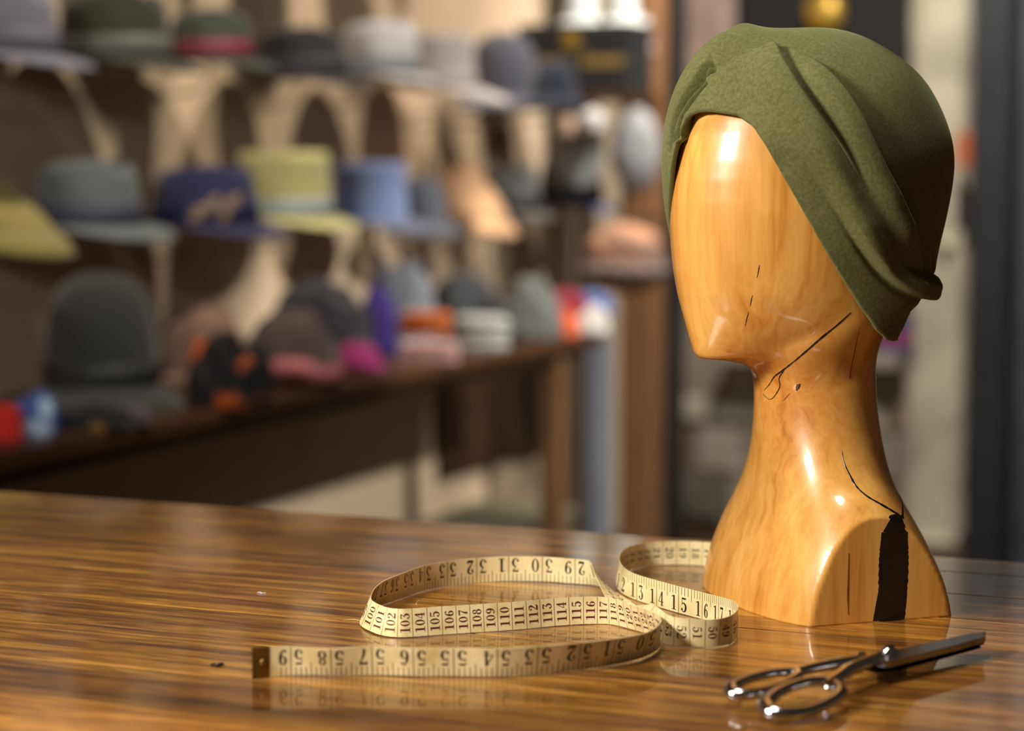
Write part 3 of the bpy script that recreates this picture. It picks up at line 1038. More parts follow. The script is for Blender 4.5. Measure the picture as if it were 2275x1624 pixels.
tape_root_loc = np.array([px_.mean(), py_.mean(), TABLE_Z])
tape = empty('measuring_tape', tape_root_loc, 'cream measuring tape looped on the counter beside the wooden head', 'measuring tape')
mk = NT('coated_tape_cloth')
mp = mk.coords()
a1 = mk.n('TexNoise', Scale=55.0, Detail=4.0); mk.l(mp, 'Vector', a1, 'Vector')
q1 = mk.ramp([(0.3, (214, 192, 132)), (0.55, (234, 216, 162)), (0.8, (242, 228, 182))]); mk.l(a1, 'Fac', q1, 'Fac')
mk.l(q1, 'Color', mk.b, 'Base Color')
mk.set(Roughness=0.42, Coat_Weight=0.15, Coat_Roughness=0.25)
M_TAPE = mk.m
V = []
rngv = random.Random(2)
for i in range(NS):
    e = 0.00006 * math.sin(i * 1.7) + 0.00006 * rngv.uniform(-1, 1)
    for (v, s) in ((-0.5, 1), (0, 1), (0.5, 1), (0.5, -1), (0, -1), (-0.5, -1)):
        bow = 0.00025 * (1 - (2 * v) ** 2) * 0
        V.append(CEN[i] + Wv[i] * (v * TW + (e if abs(v) > 0.4 else 0)) + Nv[i] * s * 0.00022)
F = grid_faces(NS, 6, False, True)
F.append((0, 1, 2, 3, 4, 5)); F.append(tuple(NS * 6 - 6 + k for k in range(6))[::-1])
mesh('tape_ribbon', V, F, M_TAPE, tape).data.set_sharp_from_angle(angle=math.radians(40))

# --- figures with thick and thin strokes, drawn as shapes in a 0.6 x 1 box
def st_poly(pts):
    """variable-width stroke -> list of quads (each 4 points)"""
    P = catmull(np.array(pts, float), 5) if len(pts) > 2 else np.array(pts, float)
    Q = []
    L, R = [], []
    for i in range(len(P)):
        t = P[min(i + 1, len(P) - 1), :2] - P[max(i - 1, 0), :2]
        t = t / (np.linalg.norm(t) + 1e-9)
        n = np.array([-t[1], t[0]]) * max(0.055, P[i, 2] * 1.12) / 2
        L.append(P[i, :2] + n); R.append(P[i, :2] - n)
    for i in range(len(P) - 1):
        Q.append([L[i], L[i + 1], R[i + 1], R[i]])
    return Q


def ring(cx, cy, ro, ri, n=20):
    Q = []
    for k in range(n):
        a, b = 2 * math.pi * k / n, 2 * math.pi * (k + 1) / n
        Q.append([(cx + ro[0] * math.cos(a), cy + ro[1] * math.sin(a)), (cx + ro[0] * math.cos(b), cy + ro[1] * math.sin(b)),
                  (cx + ri[0] * math.cos(b), cy + ri[1] * math.sin(b)), (cx + ri[0] * math.cos(a), cy + ri[1] * math.sin(a))])
    return Q


def ball(cx, cy, r):
    return ring(cx, cy, (r, r), (r * 0.01, r * 0.01), 10)


def rect(x0, x1, y0, y1):
    return [[(x0, y0), (x1, y0), (x1, y1), (x0, y1)]]


six = ring(.31, .29, (.25, .29), (.10, .25)) + st_poly([(.13, .30, .14), (.14, .55, .14), (.21, .80, .10), (.34, .95, .05), (.46, .93, .04)]) + ball(.46, .86, .075)
GLY = {
    '0': ring(.3, .5, (.27, .5), (.125, .46), 28),
    '1': rect(.23, .40, .0, 1.0) + rect(.08, .55, 0, .05) + [[(.06, .86), (.25, .93), (.25, 1.0), (.06, .91)]],
    '2': ball(.13, .74, .085) + st_poly([(.07, .74, .05), (.12, .92, .05), (.28, .97, .06), (.44, .88, .13), (.46, .70, .15), (.36, .48, .10), (.20, .27, .06), (.07, .08, .05)]) + st_poly([(.05, .05, .10), (.28, .08, .16), (.48, .07, .13), (.54, .24, .03)]),
    '3': rect(.08, .52, .88, 1.0) + rect(.08, .11, .76, .98) + st_poly([(.50, .92, .04), (.38, .74, .05), (.26, .57, .05)]) + st_poly([(.24, .58, .04), (.38, .57, .08), (.49, .38, .15), (.46, .14, .12), (.30, .02, .05), (.13, .07, .05)]) + ball(.13, .17, .085),
    '4': rect(.34, .48, 0, 1) + st_poly([(.40, .99, .04), (.04, .29, .04)]) + rect(.02, .58, .25, .30) + rect(.25, .57, 0, .045),
    '5': rect(.13, .51, .86, .98) + rect(.12, .155, .5, .95) + st_poly([(.12, .51, .04), (.26, .61, .06), (.43, .54, .11), (.50, .34, .15), (.44, .11, .12), (.29, .02, .05), (.13, .07, .05)]) + ball(.13, .17, .085),
    '6': six,
    '7': rect(.06, .55, .86, 1.0) + rect(.06, .09, .72, .95) + st_poly([(.53, .90, .04), (.38, .60, .08), (.29, .30, .13), (.27, .0, .15)]),
    '8': ring(.3, .75, (.21, .25), (.09, .205)) + ring(.3, .27, (.26, .28), (.11, .23)),
}
GLY['9'] = [[(0.6 - x, 1 - y) for (x, y) in q] for q in six]


class Ink:
    def __init__(self):
        self.V, self.F = [], []

    def quad(self, pts, s_of, v_of, side):
        # cut into short pieces so that the print follows the bend of the tape
        P = np.array(pts, float)
        S_ = [s_of(*p) for p in P]
        e1 = max(abs(S_[1] - S_[0]), abs(S_[2] - S_[3])); e2 = max(abs(S_[3] - S_[0]), abs(S_[2] - S_[1]))
        n1, n2 = max(1, math.ceil(e1 / 0.11)), max(1, math.ceil(e2 / 0.11))
        k = len(self.V)
        for i in range(n1 + 1):
            for j in range(n2 + 1):
                u, w = i / n1, j / n2
                q = (1 - u) * (1 - w) * P[0] + u * (1 - w) * P[1] + u * w * P[2] + (1 - u) * w * P[3]
                self.V.append(tape_pt(s_of(*q), v_of(*q), side))
        self.F += grid_faces(n1 + 1, n2 + 1, off=k)

    def build(self, name, mat):
        if self.V:
            mesh(name, self.V, self.F, mat, tape, smooth=False)['kind'] = 'stuff'


M_INKK = plain('black_ink', (28, 27, 24), 0.5, var=0.25, scale=400)
M_INKR = plain('maroon_ink', (92, 28, 26), 0.5, var=0.25, scale=400)
M_INKG = plain('green_black_ink', (34, 48, 32), 0.5, var=0.25, scale=400)
smin, smax = 14.2, 152.0
# inch face: one tall figure each side of the full line, ticks along one edge
# side(+1) faces the right hand of travel; there the text runs towards smaller s
inch_num, inch_line = Ink(), Ink()
for inch in range(6, 60):
    s0 = inch * 2.54
    if not (smin + 1 < s0 < smax - 0.8):
        continue
    txt = str(inch)
    # figures read upright with the tick edge at the top: x to the right = increasing s
    HH, WW = 0.55, 0.62
    for ch, xo in ((txt[-2] if len(txt) > 1 else '', -0.83), (txt[-1], 0.23)):
        if not ch:
            continue
        for q in GLY[ch]:
            inch_num.quad(q, lambda x, y, xo=xo: s0 + xo + x * 1.0, lambda x, y: 0.92 - (1 - y) * HH if False else 0.92 - y * HH, +1)
    inch_line.quad([(-0.022, 0.0), (0.022, 0.0), (0.022, 1.0), (-0.022, 1.0)], lambda x, y: s0 + x, lambda x, y: y, +1)
    for k in range(1, 8):
        L = 0.46 if k == 4 else 0.30
        sx = s0 + k * 2.54 / 8
        if sx < smax - 1.2:
            inch_line.quad([(-0.019, 0.0), (0.019, 0.0), (0.019, L), (-0.019, L)], lambda x, y: sx + x, lambda x, y: y, +1)
inch_num.build('inch_numerals', M_INKK)
inch_line.build('inch_ticks', M_INKK)
# centimetre face: figures turned a quarter, a full line between
cmr, cmg, cml = Ink(), Ink(), Ink()
for cm in range(15, 152):
    if cm > smax - 0.5:
        continue
    cml.quad([(-0.013, 0), (0.013, 0), (0.013, 1), (-0.013, 1)], lambda x, y: cm + x, lambda x, y: y, -1)
    txt = str(cm)
    hh = 0.64 if len(txt) == 3 else 0.58
    wv = 0.245 if len(txt) == 3 else 0.25
    tot = wv * len(txt)
    for k, ch in enumerate(txt):
        for q in GLY[ch]:
            # reading direction runs across the tape from the tick edge up; figure tops point to smaller s
            (cmr if cm > 40 else cmg).quad(q, lambda x, y: cm + 0.5 + hh / 2 - y * hh, lambda x, y, k=k: (0.5 - tot / 2 + (k + x / 0.66) * wv), -1)
cmr.build('centimetre_numerals', M_INKR)
cmg.build('centimetre_numerals', M_INKG)
cml.build('centimetre_lines', M_INKR)
# brass end with its rivet
M_BRASS = plain('aged_brass', (126, 96, 44), 0.38, 0.85, var=0.25, scale=150)
V = []
i_end = int(np.searchsorted(-sc_, -(152.4 - 1.25)))
for i in range(0, max(i_end, 4)):
    for (v, s) in ((-0.515, 1), (0.515, 1), (0.515, -1), (-0.515, -1)):
        V.append(CEN[i] + Wv[i] * v * TW + Nv[i] * s * 0.00055)
nb_ = max(i_end, 4)
F = grid_faces(nb_, 4, False, True) + [(0, 1, 2, 3), tuple(nb_ * 4 - 4 + k for k in (3, 2, 1, 0))]
clip = mesh('end_clip', V, F, M_BRASS, tape, smooth=False)
im = int(nb_ * 0.62)
V, F = [(CEN[im] + Nv[im] * 0.0016)], []
for k, (rr_, hh_) in enumerate(((0.0014, 0.0014), (0.0022, 0.0009), (0.0024, 0.0004))):
    for a in range(14):
        an = 2 * math.pi * a / 14
        V.append(CEN[im] + Nv[im] * hh_ + rr_ * (math.cos(an) * Wv[im] + math.sin(an) * Tt[im]))
for a in range(14):
    F.append((0, 1 + a, 1 + (a + 1) % 14))
for k in range(2):
    for a in range(14):
        F.append((1 + k * 14 + a, 1 + (k + 1) * 14 + a, 1 + (k + 1) * 14 + (a + 1) % 14, 1 + k * 14 + (a + 1) % 14))
mesh('rivet', V, F, M_BRASS, clip)
# frayed threads at the left loop
for pts in ([(762, 1380), (785, 1378), (800, 1381), (815, 1381)], [(931, 1344), (925, 1350), (926, 1356)]):
    P = catmull(np.array([on_z(x, y, TABLE_Z) + np.array([0, 0, 0.0006 + 0.003 * (y < 1360)]) for x, y in pts]), 6)
    tube('loose_thread', P, 0.00015, M_TAPE, tape, 5)

# ------------------------------------------------------------------ tailor's shears
tip = on_z(2180, 1452, TABLE_Z); tail = on_z(1655, 1585, TABLE_Z)
SA = (tip - tail); SLEN = np.linalg.norm(SA); SA /= SLEN
SB = np.cross(EZ, SA)                        # to the left of the blade direction (away from the camera)
ROLL = math.radians(2)                       # lying tilted, far edge raised
SBt = SB * math.cos(ROLL) + EZ * math.sin(ROLL)
SN = np.cross(SA, SBt)
S0 = tail + EZ * 0.0065


def sp(a, b, c=0.0):
    return S0 + SA * a + SBt * b + SN * c


M_CHROME = plain('chrome', (205, 205, 208), 0.12, 1.0, var=0.08, scale=60)
M_BLADE = plain('blade_steel', (150, 150, 154), 0.26, 1.0, var=0.12, scale=90)
M_BLACKEN = plain('blackened_steel', (52, 52, 55), 0.3, 0.9, var=0.2, scale=90)
sh = empty('tailor_shears', (S0 + SA * SLEN / 2) * np.array([1, 1, 0]) + EZ * TABLE_Z, 'chrome tailor shears lying on the counter in front of the head', 'scissors')


def blade(name, outl, thick, c0, mat, bevel=0.35):
    """outl: list of (a, b_back, b_edge): a flat blade ground towards its edge"""
    V = []
    for (a, b0, b1) in outl:
        bm_ = b0 + (b1 - b0) * (1 - bevel)
        for (b, c) in ((b0, c0), (b0, c0 + thick), (bm_, c0 + thick), (b1, c0 + 0.0004), (b1, c0)):
            V.append(sp(a, b, c))
    n = len(outl)
    F = grid_faces(n, 5, False, True) + [tuple(range(5))[::-1], tuple(n * 5 - 5 + k for k in range(5))]
    return mesh(name, V, F, mat, sh, smooth=False)


PV = 0.136
bl1 = [(PV - 0.020, 0.006, -0.011), (PV - 0.006, 0.011, -0.012), (PV + 0.010, 0.012, -0.012), (PV + 0.05, 0.010, -0.012), (PV + 0.085, 0.006, -0.010), (SLEN - 0.006, 0.001, -0.005), (SLEN, -0.0015, -0.003)]
blade('upper_blade', [(a, b1, b0) for a, b0, b1 in bl1], 0.0040, 0.0045, M_BLADE)
bl2 = [(PV - 0.022, -0.006, 0.012), (PV - 0.006, -0.010, 0.014), (PV + 0.010, -0.010, 0.0145), (PV + 0.05, -0.009, 0.0125), (PV + 0.085, -0.007, 0.008), (SLEN - 0.006, -0.003, 0.002), (SLEN, -0.002, 0.0)]
blade('lower_blade', [(a, b1, b0) for a, b0, b1 in bl2], 0.0040, 0.0002, M_BLACKEN)
# pivot screw
prof = [(0.0, 0.0125), (0.0035, 0.0122), (0.0052, 0.0108), (0.0055, 0.0088), (0.0055, 0.0)]
V, F = [], []
for r, h in prof:
    for k in range(20):
        an = 2 * math.pi * k / 20
        V.append(sp(PV + r * math.cos(an), 0.002 + r * math.sin(an), h))
F = grid_faces(len(prof), 20, False, True)
screw = mesh('pivot_screw', V, F, M_CHROME, sh)
V, F = box_vf(-0.0045, 0.0045, -0.0006, 0.0006, 0.0119, 0.0128)
mesh('screw_slot', [sp(PV + v[0], 0.002 + v[1], v[2]) for v in V], F, M_BLACKEN, screw, smooth=False)


def bow(name, pts, rad, mat=None):
    P = catmull(np.array(pts + [pts[0]], float), 8)[:-1]
    W_ = np.array([sp(*p) for p in P])
    r = np.interp(np.linspace(0, 1, len(P)), np.linspace(0, 1, len(rad)), rad)
    V, F = tube_vf(W_, r, 12, True, 0.8)
    return mesh(name, V, F, mat or M_CHROME, sh)


# large finger bow (near the camera) and small thumb bow (further back), each with its shank
bow('finger_bow', [(0.066, -0.010, 0.004), (0.050, -0.004, 0.005), (0.024, -0.006, 0.004), (0.002, -0.014, 0.002), (-0.006, -0.026, 0.001), (0.006, -0.037, 0.001), (0.030, -0.036, 0.002), (0.054, -0.027, 0.003)],
    [0.0042, 0.0038, 0.0040, 0.0050, 0.0058, 0.0052, 0.0044, 0.0042, 0.0042])
bow('thumb_bow', [(0.066, 0.017, 0.004), (0.054, 0.024, 0.004), (0.034, 0.027, 0.003), (0.014, 0.023, 0.002), (0.006, 0.014, 0.001), (0.016, 0.005, 0.002), (0.037, 0.004, 0.003), (0.056, 0.009, 0.004)],
    [0.0040, 0.0036, 0.0038, 0.0044, 0.0050, 0.0046, 0.0040, 0.0040, 0.0040])
P = catmull(np.array([(0.058, -0.013, 0.004), (0.075, -0.010, 0.006), (0.092, -0.005, 0.007), (PV - 0.012, 0.001, 0.006), (PV - 0.002, 0.004, 0.004)], float), 8)
V, F = tube_vf([sp(*p) for p in P], np.linspace(0.0042, 0.0062, len(P)), 12, False, 0.75)
mesh('shank', V, F, M_CHROME, sh)
P = catmull(np.array([(0.062, 0.017, 0.004), (0.078, 0.015, 0.005), (0.096, 0.010, 0.006), (PV - 0.014, 0.003, 0.005), (PV - 0.004, -0.003, 0.003)], float), 8)
V, F = tube_vf([sp(*p) for p in P], np.linspace(0.0040, 0.0060, len(P)), 12, False, 0.75)
mesh('shank', V, F, M_CHROME, sh)
P = catmull(np.array([(PV - 0.026, 0.007, 0.004), (PV - 0.020, 0.010, 0.006), (PV - 0.010, 0.013, 0.007)], float), 6)
V, F = tube_vf([sp(*p) for p in P], [0.0012 + 0.0026 * math.sin(i / (len(P) - 1) * math.pi) for i in range(len(P))], 10)
mesh('stop_lug', V, F, M_CHROME, sh)


# a dark crumb of thread and a wisp of white lint on the counter
for (nm, lab, x, y, c, pts) in (('thread_crumb', 'tiny dark thread crumb on the counter left of the tape end', 478, 1480, (40, 32, 24), [(-3, 0, 0.4), (-1, 1, 1.2), (1, -0.6, 0.6), (2, 1.4, 1.6), (0.5, 2, 0.8), (3, 3.4, 1.0)]),
                                ('lint_wisp', 'tiny wisp of white lint on the counter left of the loops', 580, 1319, (205, 205, 210), [(-3, 0, 0.3), (-1.2, 0.8, 0.8), (0.6, -0.4, 0.5), (2.5, 1.2, 0.4)])):
    p = on_z(x, y, TABLE_Z)
    P = catmull(np.array([p + np.array([a * 0.0011, b * 0.0016, 0.0002 + c_ * 0.0007]) for a, b, c_ in pts]), 5)
    V, F = tube_vf(P, 0.0004 if nm == 'lint_wisp' else 0.0008, 6)
    tag(mesh(nm, V, F, plain(nm, c, 0.9)), lab, 'lint')
# ------------------------------------------------------------------ the hat bench along the left wall
BF, BZ = -1.934, 0.792                       # front edge, top
BY1 = 5.25
be = empty('display_bench', ((WALL_X + BF) / 2, 3.2, 0), 'long dark wooden bench under the hat wall piled with hats and scarves', 'bench')
box('bench_top', WALL_X + 0.004, BF, 0.9, BY1, BZ - 0.035, BZ, M_DARKWOOD, be, 0.010)
box('apron', BF - 0.06, BF - 0.035, 0.95, BY1 - 0.05, BZ - 0.060, BZ - 0.035, M_DARKWOOD, be, 0.004)
for px in (1232,):
    y = on_x(px + 12, 1000, BF - 0.03)[1]
    box('leg', BF - 0.075, BF - 0.025, y - 0.025, y + 0.025, 0.0, BZ - 0.035, M_DARKWOOD_Z if px < 1100 else M_TANWOOD, be, 0.004)
for y in (1.2,):
    box('leg', BF - 0.075, BF - 0.025, y - 0.025, y + 0.025, 0.0, BZ - 0.035, M_DARKWOOD_Z, be, 0.004)
for y in (1.2,):
    box('leg', WALL_X + 0.01, WALL_X + 0.06, y - 0.025, y + 0.025, 0.0, BZ - 0.035, M_DARKWOOD_Z, be, 0.004)
wp = empty('wall_panel', (WALL_X + 0.01, 5.7, 0.37), 'dark wooden wall panel beyond the far end of the bench', 'panel')
box('panel_board', WALL_X + 0.001, WALL_X + 0.02, 5.28, 5.72, 0.37, 0.80, M_DARKWOOD_Z, wp, 0.002)
box('panel_board', WALL_X + 0.001, WALL_X + 0.02, 5.725, 6.2, 0.37, 0.80, M_DARKWOOD_Z, wp, 0.002)
box('panel_rail', WALL_X + 0.001, WALL_X + 0.03, 5.28, 6.2, 0.80, 0.83, M_DARKWOOD, wp, 0.003)
# a low crate
c0 = on_x(1030, 1165, -2.12); c1 = on_x(1222, 1140, -2.12)
cr = empty('storage_crate', (-2.2, (c0[1] + c1[1]) / 2, 0), 'low grey-green crate on the floor under the bench', 'crate')
M_CRATE = plain('grey_green_paint', (120, 118, 92), 0.8, var=0.2, scale=14)
ztc = on_x(1120, 1135, -2.2)[2]
box('crate_body', -2.32, -2.06, c0[1], c1[1], 0.0, ztc - 0.02, M_CRATE, cr, 0.004)
box('crate_lid', -2.335, -2.045, c0[1] - 0.015, c1[1] + 0.015, ztc - 0.02, ztc, M_CRATE, cr, 0.004)

# ------------------------------------------------------------------ hats
HATX = -2.262
M_PEG = plain('cream_rod', (190, 166, 138), 0.6)


def shell(rings, closed_top=True):
    n = len(rings[0])
    V = [p for r in rings for p in r]
    F = grid_faces(len(rings), n, False, True)
    return V, F


def ov(n, a, b, e=2.0):
    out = []
    for k in range(n):
        t = 2 * math.pi * k / n
        out.append((a * math.cos(t), b * math.sin(t)))
    return out


def make_hat(name, label, P, cl, ch, col, band=None, kind='fedora', brim=None, brim_col=None, group=None, yaw=0.0, peg=True, tilt=0.0, cat='hat', root=None):
    """P: point at the middle of the brim line; cl: crown length front to back; ch: crown height; front = +x"""
    cw = cl * 0.86
    r = empty(name, P, label, cat, group)
    m = felt(col)
    mb = felt(brim_col) if brim_col else m
    n = 48
    cy_, sy_ = math.cos(yaw), math.sin(yaw)

    def W(x, y, z):
        x, z = x * math.cos(tilt) + z * math.sin(tilt), -x * math.sin(tilt) + z * math.cos(tilt)
        return (P[0] + x * cy_ - y * sy_, P[1] + x * sy_ + y * cy_, P[2] + z)
    a, b = cl / 2, cw / 2
    rings = []
    flat = kind in ('flat_top',)
    if kind in ('fedora', 'flat_top'):
        tap = 0.86 if kind == 'fedora' else 0.93
        prof = [(1.0, 0.0), (0.995, 0.2), (0.975, 0.45), (0.945, 0.68), (tap + 0.045, 0.86), (tap, 0.95), (tap - 0.08, 0.995), (tap - 0.22, 1.0), (0.45, 1.0), (0.2, 1.0), (0.02, 1.0)]
    elif kind == 'cloche':
        prof = [(1.0, 0.0), (0.99, 0.2), (0.96, 0.4), (0.90, 0.6), (0.80, 0.77), (0.64, 0.9), (0.42, 0.97), (0.2, 0.995), (0.02, 1.0)]
    elif kind == 'cap':
        prof = [(0.96, 0.0), (1.04, 0.12), (1.08, 0.28), (1.04, 0.48), (0.90, 0.68), (0.68, 0.85), (0.42, 0.96), (0.2, 0.99), (0.02, 1.0)]
    for (s, zf) in prof:
        rg_ = []
        for (x, y) in ov(n, a * s, b * s):
            z = ch * zf
            xn, yn = x / a, y / b
            if kind == 'fedora':
                top = float(sstep(0.8, 1.0, zf))
                z -= ch * 0.30 * top * math.exp(-(yn / 0.34) ** 2) * (0.35 + 0.65 * float(sstep(-0.8, 0.3, xn))) * float(1 - sstep(0.84, 1.0, abs(xn)))
                z += ch * 0.08 * zf * xn - ch * 0.03
                pin = float(sstep(0.45, 0.8, zf)) * math.exp(-((xn - 0.62) / 0.28) ** 2)
                y *= 1 - 0.28 * pin
            elif kind == 'flat_top':
                z -= ch * 0.05 * float(sstep(0.97, 1.0, zf)) * (1 - min(1, xn * xn + yn * yn))
            elif kind == 'cap':
                z *= 1.0 - 0.55 * float(sstep(-0.5, 1.1, xn))
                z += 0.02 * ch * math.sin(5 * math.atan2(y, x))
            rg_.append(W(x, y, z))
        rings.append(rg_)
    V, F = shell(rings)
    F.append(tuple(range((len(rings) - 1) * n, len(rings) * n)))
    mesh('crown', V, F, m, r)
    # brim (or visor)
    if kind == 'cap':
        V = []
        nn = 25
        for i in range(nn):
            t = math.radians(-62 + 124 * i / (nn - 1))
            for (s, dz) in ((0.95, 0.022), (1.15, 0.012), (1.32 if brim is None else brim, -0.008), (1.31 if brim is None else brim, -0.012), (1.12, 0.006), (0.95, 0.014)):
                V.append(W(a * s * math.cos(t) + 0.01, b * s * math.sin(t), dz * cl / 0.2))
        F = grid_faces(nn, 6, False, True) + [tuple(range(6)), tuple(nn * 6 - 6 + k for k in range(6))[::-1]]
        mesh('visor', V, F, mb, r)
    else:
        bw = brim if brim else (0.055 if kind != 'cloche' else 0.04)
        rings = []
        lay = [(0.0, 0.0), (0.3, 0.0), (0.65, 0.0), (0.93, 0.0), (1.0, -0.0012), (0.99, -0.003), (0.65, -0.0026), (0.3, -0.0024), (0.0, -0.0024)]
        for (q, dz) in lay:
            rg_ = []
            for k in range(n):
                t = 2 * math.pi * k / n
                x = (a * 0.985 + bw * q) * math.cos(t); y = (b * 0.985 + bw * (1.4 if peg else 1.0) * q) * math.sin(t)
                if kind == 'cloche':
                    z = -bw * 0.85 * q ** 1.2
                else:
                    z = q * q * bw * (-0.42 * math.cos(t) * (1 if math.cos(t) > 0 else 0.75) + 0.20 * (1 - abs(math.cos(t)))) - 0.02 * q * bw
                rg_.append(W(x, y, z + dz))
            rings.append(rg_)
        V, F = shell(rings)
        mesh('brim', V, F, mb, r)
    if band:
        rings = []
        bh = min(0.038, ch * 0.34)
        for (s, z) in ((1.0, 0.002), (1.022, 0.003), (1.020, bh), (1.0, bh + 0.001)):
            rg_ = []
            for (x, y) in ov(n, a * s, b * s):
                zz_ = z + (ch * 0.08 * (z / ch) * x / a - ch * 0.03 * (z > 0.01) * 0.0 if kind == 'fedora' else 0)
                rg_.append(W(x, y, zz_))
            rings.append(rg_)
        V, F = shell(rings)
        bo = mesh('hat_band', V, F, plain('ribbon', band, 0.6, var=0.08, scale=200), r)
        # flat bow on the side
        V, F = box_vf(-0.022, 0.022, -0.003, 0.004, 0.004, bh - 0.002, 0.002)
        mesh('bow', [W(v[0], -b * 1.02 + v[1], v[2]) for v in V], F, bo.data.materials[0], bo, smooth=False)
    if peg:
        # wall peg: a bent rod with a small pad inside the crown
        zt = ch * (0.62 if kind == 'fedora' else 0.8) - 0.004
        if kind == 'cap':
            zt = ch * 0.5
        pts = [(WALL_X - P[0] + 0.002, 0, -0.075), (WALL_X - P[0] + 0.06, 0, -0.075), (-0.02, 0, -0.06), (0, 0, -0.02), (0, 0, zt * 0.5), (0, 0, zt)]
        pr = empty('hat_peg', (P[0], P[1], P[2] - 0.075), 'thin pale wall peg holding up the ' + PEG_WORD(label), 'peg', 'wall pegs under the hats')
        tube('rod', [(P[0] + x, P[1] + y, P[2] + z) for x, y, z in pts], 0.003, M_PEG, pr, 8)
        rings = []
        for (s, z) in ((0.01, 0.0), (0.03, 0.0), (0.03, -0.004), (0.01, -0.005)):
            rings.append([(P[0] + x, P[1] + y, P[2] + zt + z) for x, y in ov(16, s, s)])
        V, F = shell(rings)
        mesh('pad', V, F, M_DARKWOOD, pr)
    return r


def PEG_WORD(label):
    w = label.split()
    return ' '.join(w[:4]) if w[3] not in ('with', 'on', 'at', 'in') else ' '.join(w[:3])


def wall_hat(cx, by, cw, chp, *args, **kw):
    P = on_x(cx, by, kw.pop('hx', HATX))
    s = depth(P) / FPX
    return make_hat(args[0], args[1], P, cw * s / 0.95, chp * s, *args[2:], **kw)


G1, G2 = 'hats in the upper row on the wall', 'hats in the lower row on the wall'
wall_hat(2, 122, 250, 150, 'fedora_hat', 'slate grey fedora at the left end of the upper row', (112, 112, 126), (104, 104, 116), group=G1, brim=0.058)
wall_hat(255, 132, 245, 146, 'fedora_hat', 'dark olive fedora with broad grey band in the upper row', (46, 48, 30), (104, 108, 102), group=G1, brim=0.058)
wall_hat(468, 132, 180, 108, 'fedora_hat', 'small dark green-grey fedora with a pink band', (64, 70, 62), (142, 58, 84), group=G1, brim=0.05)
wall_hat(665, 170, 205, 106, 'fedora_hat', 'charcoal black fedora beside the white one', (44, 45, 50), (62, 63, 70), group=G1, brim=0.052)
wall_hat(845, 166, 172, 116, 'fedora_hat', 'white felt fedora in the upper row', (204, 204, 210), (140, 148, 156), group=G1, brim=0.046)
wall_hat(985, 196, 138, 120, 'fedora_hat', 'pale beige-grey wide-brimmed fedora with a rolled white edge', (178, 170, 168), (176, 168, 166), group=G1, brim=0.085, brim_col=(206, 200, 198), kind='flat_top')
wall_hat(1118, 212, 150, 138, 'cloche_hat', 'slate blue-grey cloche at the right of the upper row', (98, 100, 116), None, group=G1, kind='cloche', brim=0.042)
wall_hat(1232, 212, 96, 78, 'cloche_hat', 'small dark navy cloche in front of the black gold-printed box', (44, 52, 70), None, group=G1, kind='cloche', brim=0.030, hx=-1.98)
wall_hat(-22, 520, 270, 135, 'mustard_newsboy_hat', 'mustard olive cap cut by the left edge', (152, 136, 72), None, group=G2, kind='cap', tilt=0.18)
wall_hat(195, 500, 232, 146, 'fedora_hat', 'mid grey fedora with a slate band in the lower row', (104, 112, 114), (76, 80, 100), group=G2, brim=0.06)
nv = wall_hat(455, 498, 235, 130, 'fedora_hat', 'navy blue fedora trimmed with pale leaves', (40, 44, 86), (36, 40, 82), group=G2, brim=0.058)
wall_hat(632, 482, 205, 148, 'flat_crown_hat', 'tall straw-yellow hat with a pale blue band', (186, 178, 120), (150, 164, 172), group=G2, kind='flat_top', brim=0.058)
wall_hat(822, 488, 165, 130, 'flat_crown_hat', 'periwinkle blue hat with a slate brim', (116, 132, 176), None, group=G2, kind='flat_top', brim=0.055, brim_col=(96, 102, 122))
wall_hat(940, 488, 100, 96, 'cloche_hat', 'small slate grey cloche beside the peach cap', (82, 86, 98), None, group=G2, kind='cloche', brim=0.045)
wall_hat(1032, 488, 172, 130, 'peach_newsboy_hat', 'peach tan flat cap sloping down to the right', (214, 168, 126), None, group=G2, kind='cap', tilt=0.22)
wall_hat(1135, 470, 125, 104, 'fedora_hat', 'grey-green fedora with a dark band right of the peach cap', (104, 108, 108), (52, 54, 58), group=G2, brim=0.04)
wall_hat(1268, 455, 140, 104, 'fedora_hat', 'blue-grey hat at the right end of the lower row', (84, 88, 100), (60, 64, 76), group=G2, brim=0.05, brim_col=(86, 96, 138))
# the row above the picture, whose shadows fall on the wall between the hats in view
for k, (cx, by, c, nm) in enumerate(((110, -232, (92, 84, 70), 'brown'), (345, -214, (60, 62, 70), 'charcoal'), (560, -196, (120, 104, 84), 'tan'), (735, -180, (70, 74, 64), 'moss green'),
                                     (890, -166, (96, 60, 56), 'russet'), (1020, -152, (86, 88, 96), 'pewter'))):
    wall_hat(cx, by - 30, 200 - 14 * k, 120 - 5 * k, 'fedora_hat', nm + ' fedora on the wall above the top of the picture', c, (40, 38, 36), group='hats in the topmost row on the wall', brim=0.030)
# pale leaves on the navy hat
M_LEAF = plain('dried_leaf', (190, 158, 128), 0.8, var=0.2, scale=200)
for (px, py, a) in ((440, 470, 0.4), (470, 455, 0.9), (500, 470, 1.2), (515, 450, 0.7), (420, 488, 0.2)):
    q = on_x(px, py, HATX) + np.array([0.0, -0.098, 0.0])
    q = on_y(px, py, world_loc(nv)[1] - 0.095)
    V = []
    for k in range(9):
        t = k / 8
        w = 0.011 * math.sin(math.pi * t) + 0.0006
        x, z = (t - 0.5) * 0.055, 0
        for s in (-1, 0, 1):
            V.append((q[0] + x * math.cos(a) - s * w * math.sin(a), q[1] - 0.004 * (s == 0) + 0.003 * t, q[2] + x * math.sin(a) + s * w * math.cos(a)))
    mesh('leaf_trim', V, grid_faces(9, 3), M_LEAF, nv)


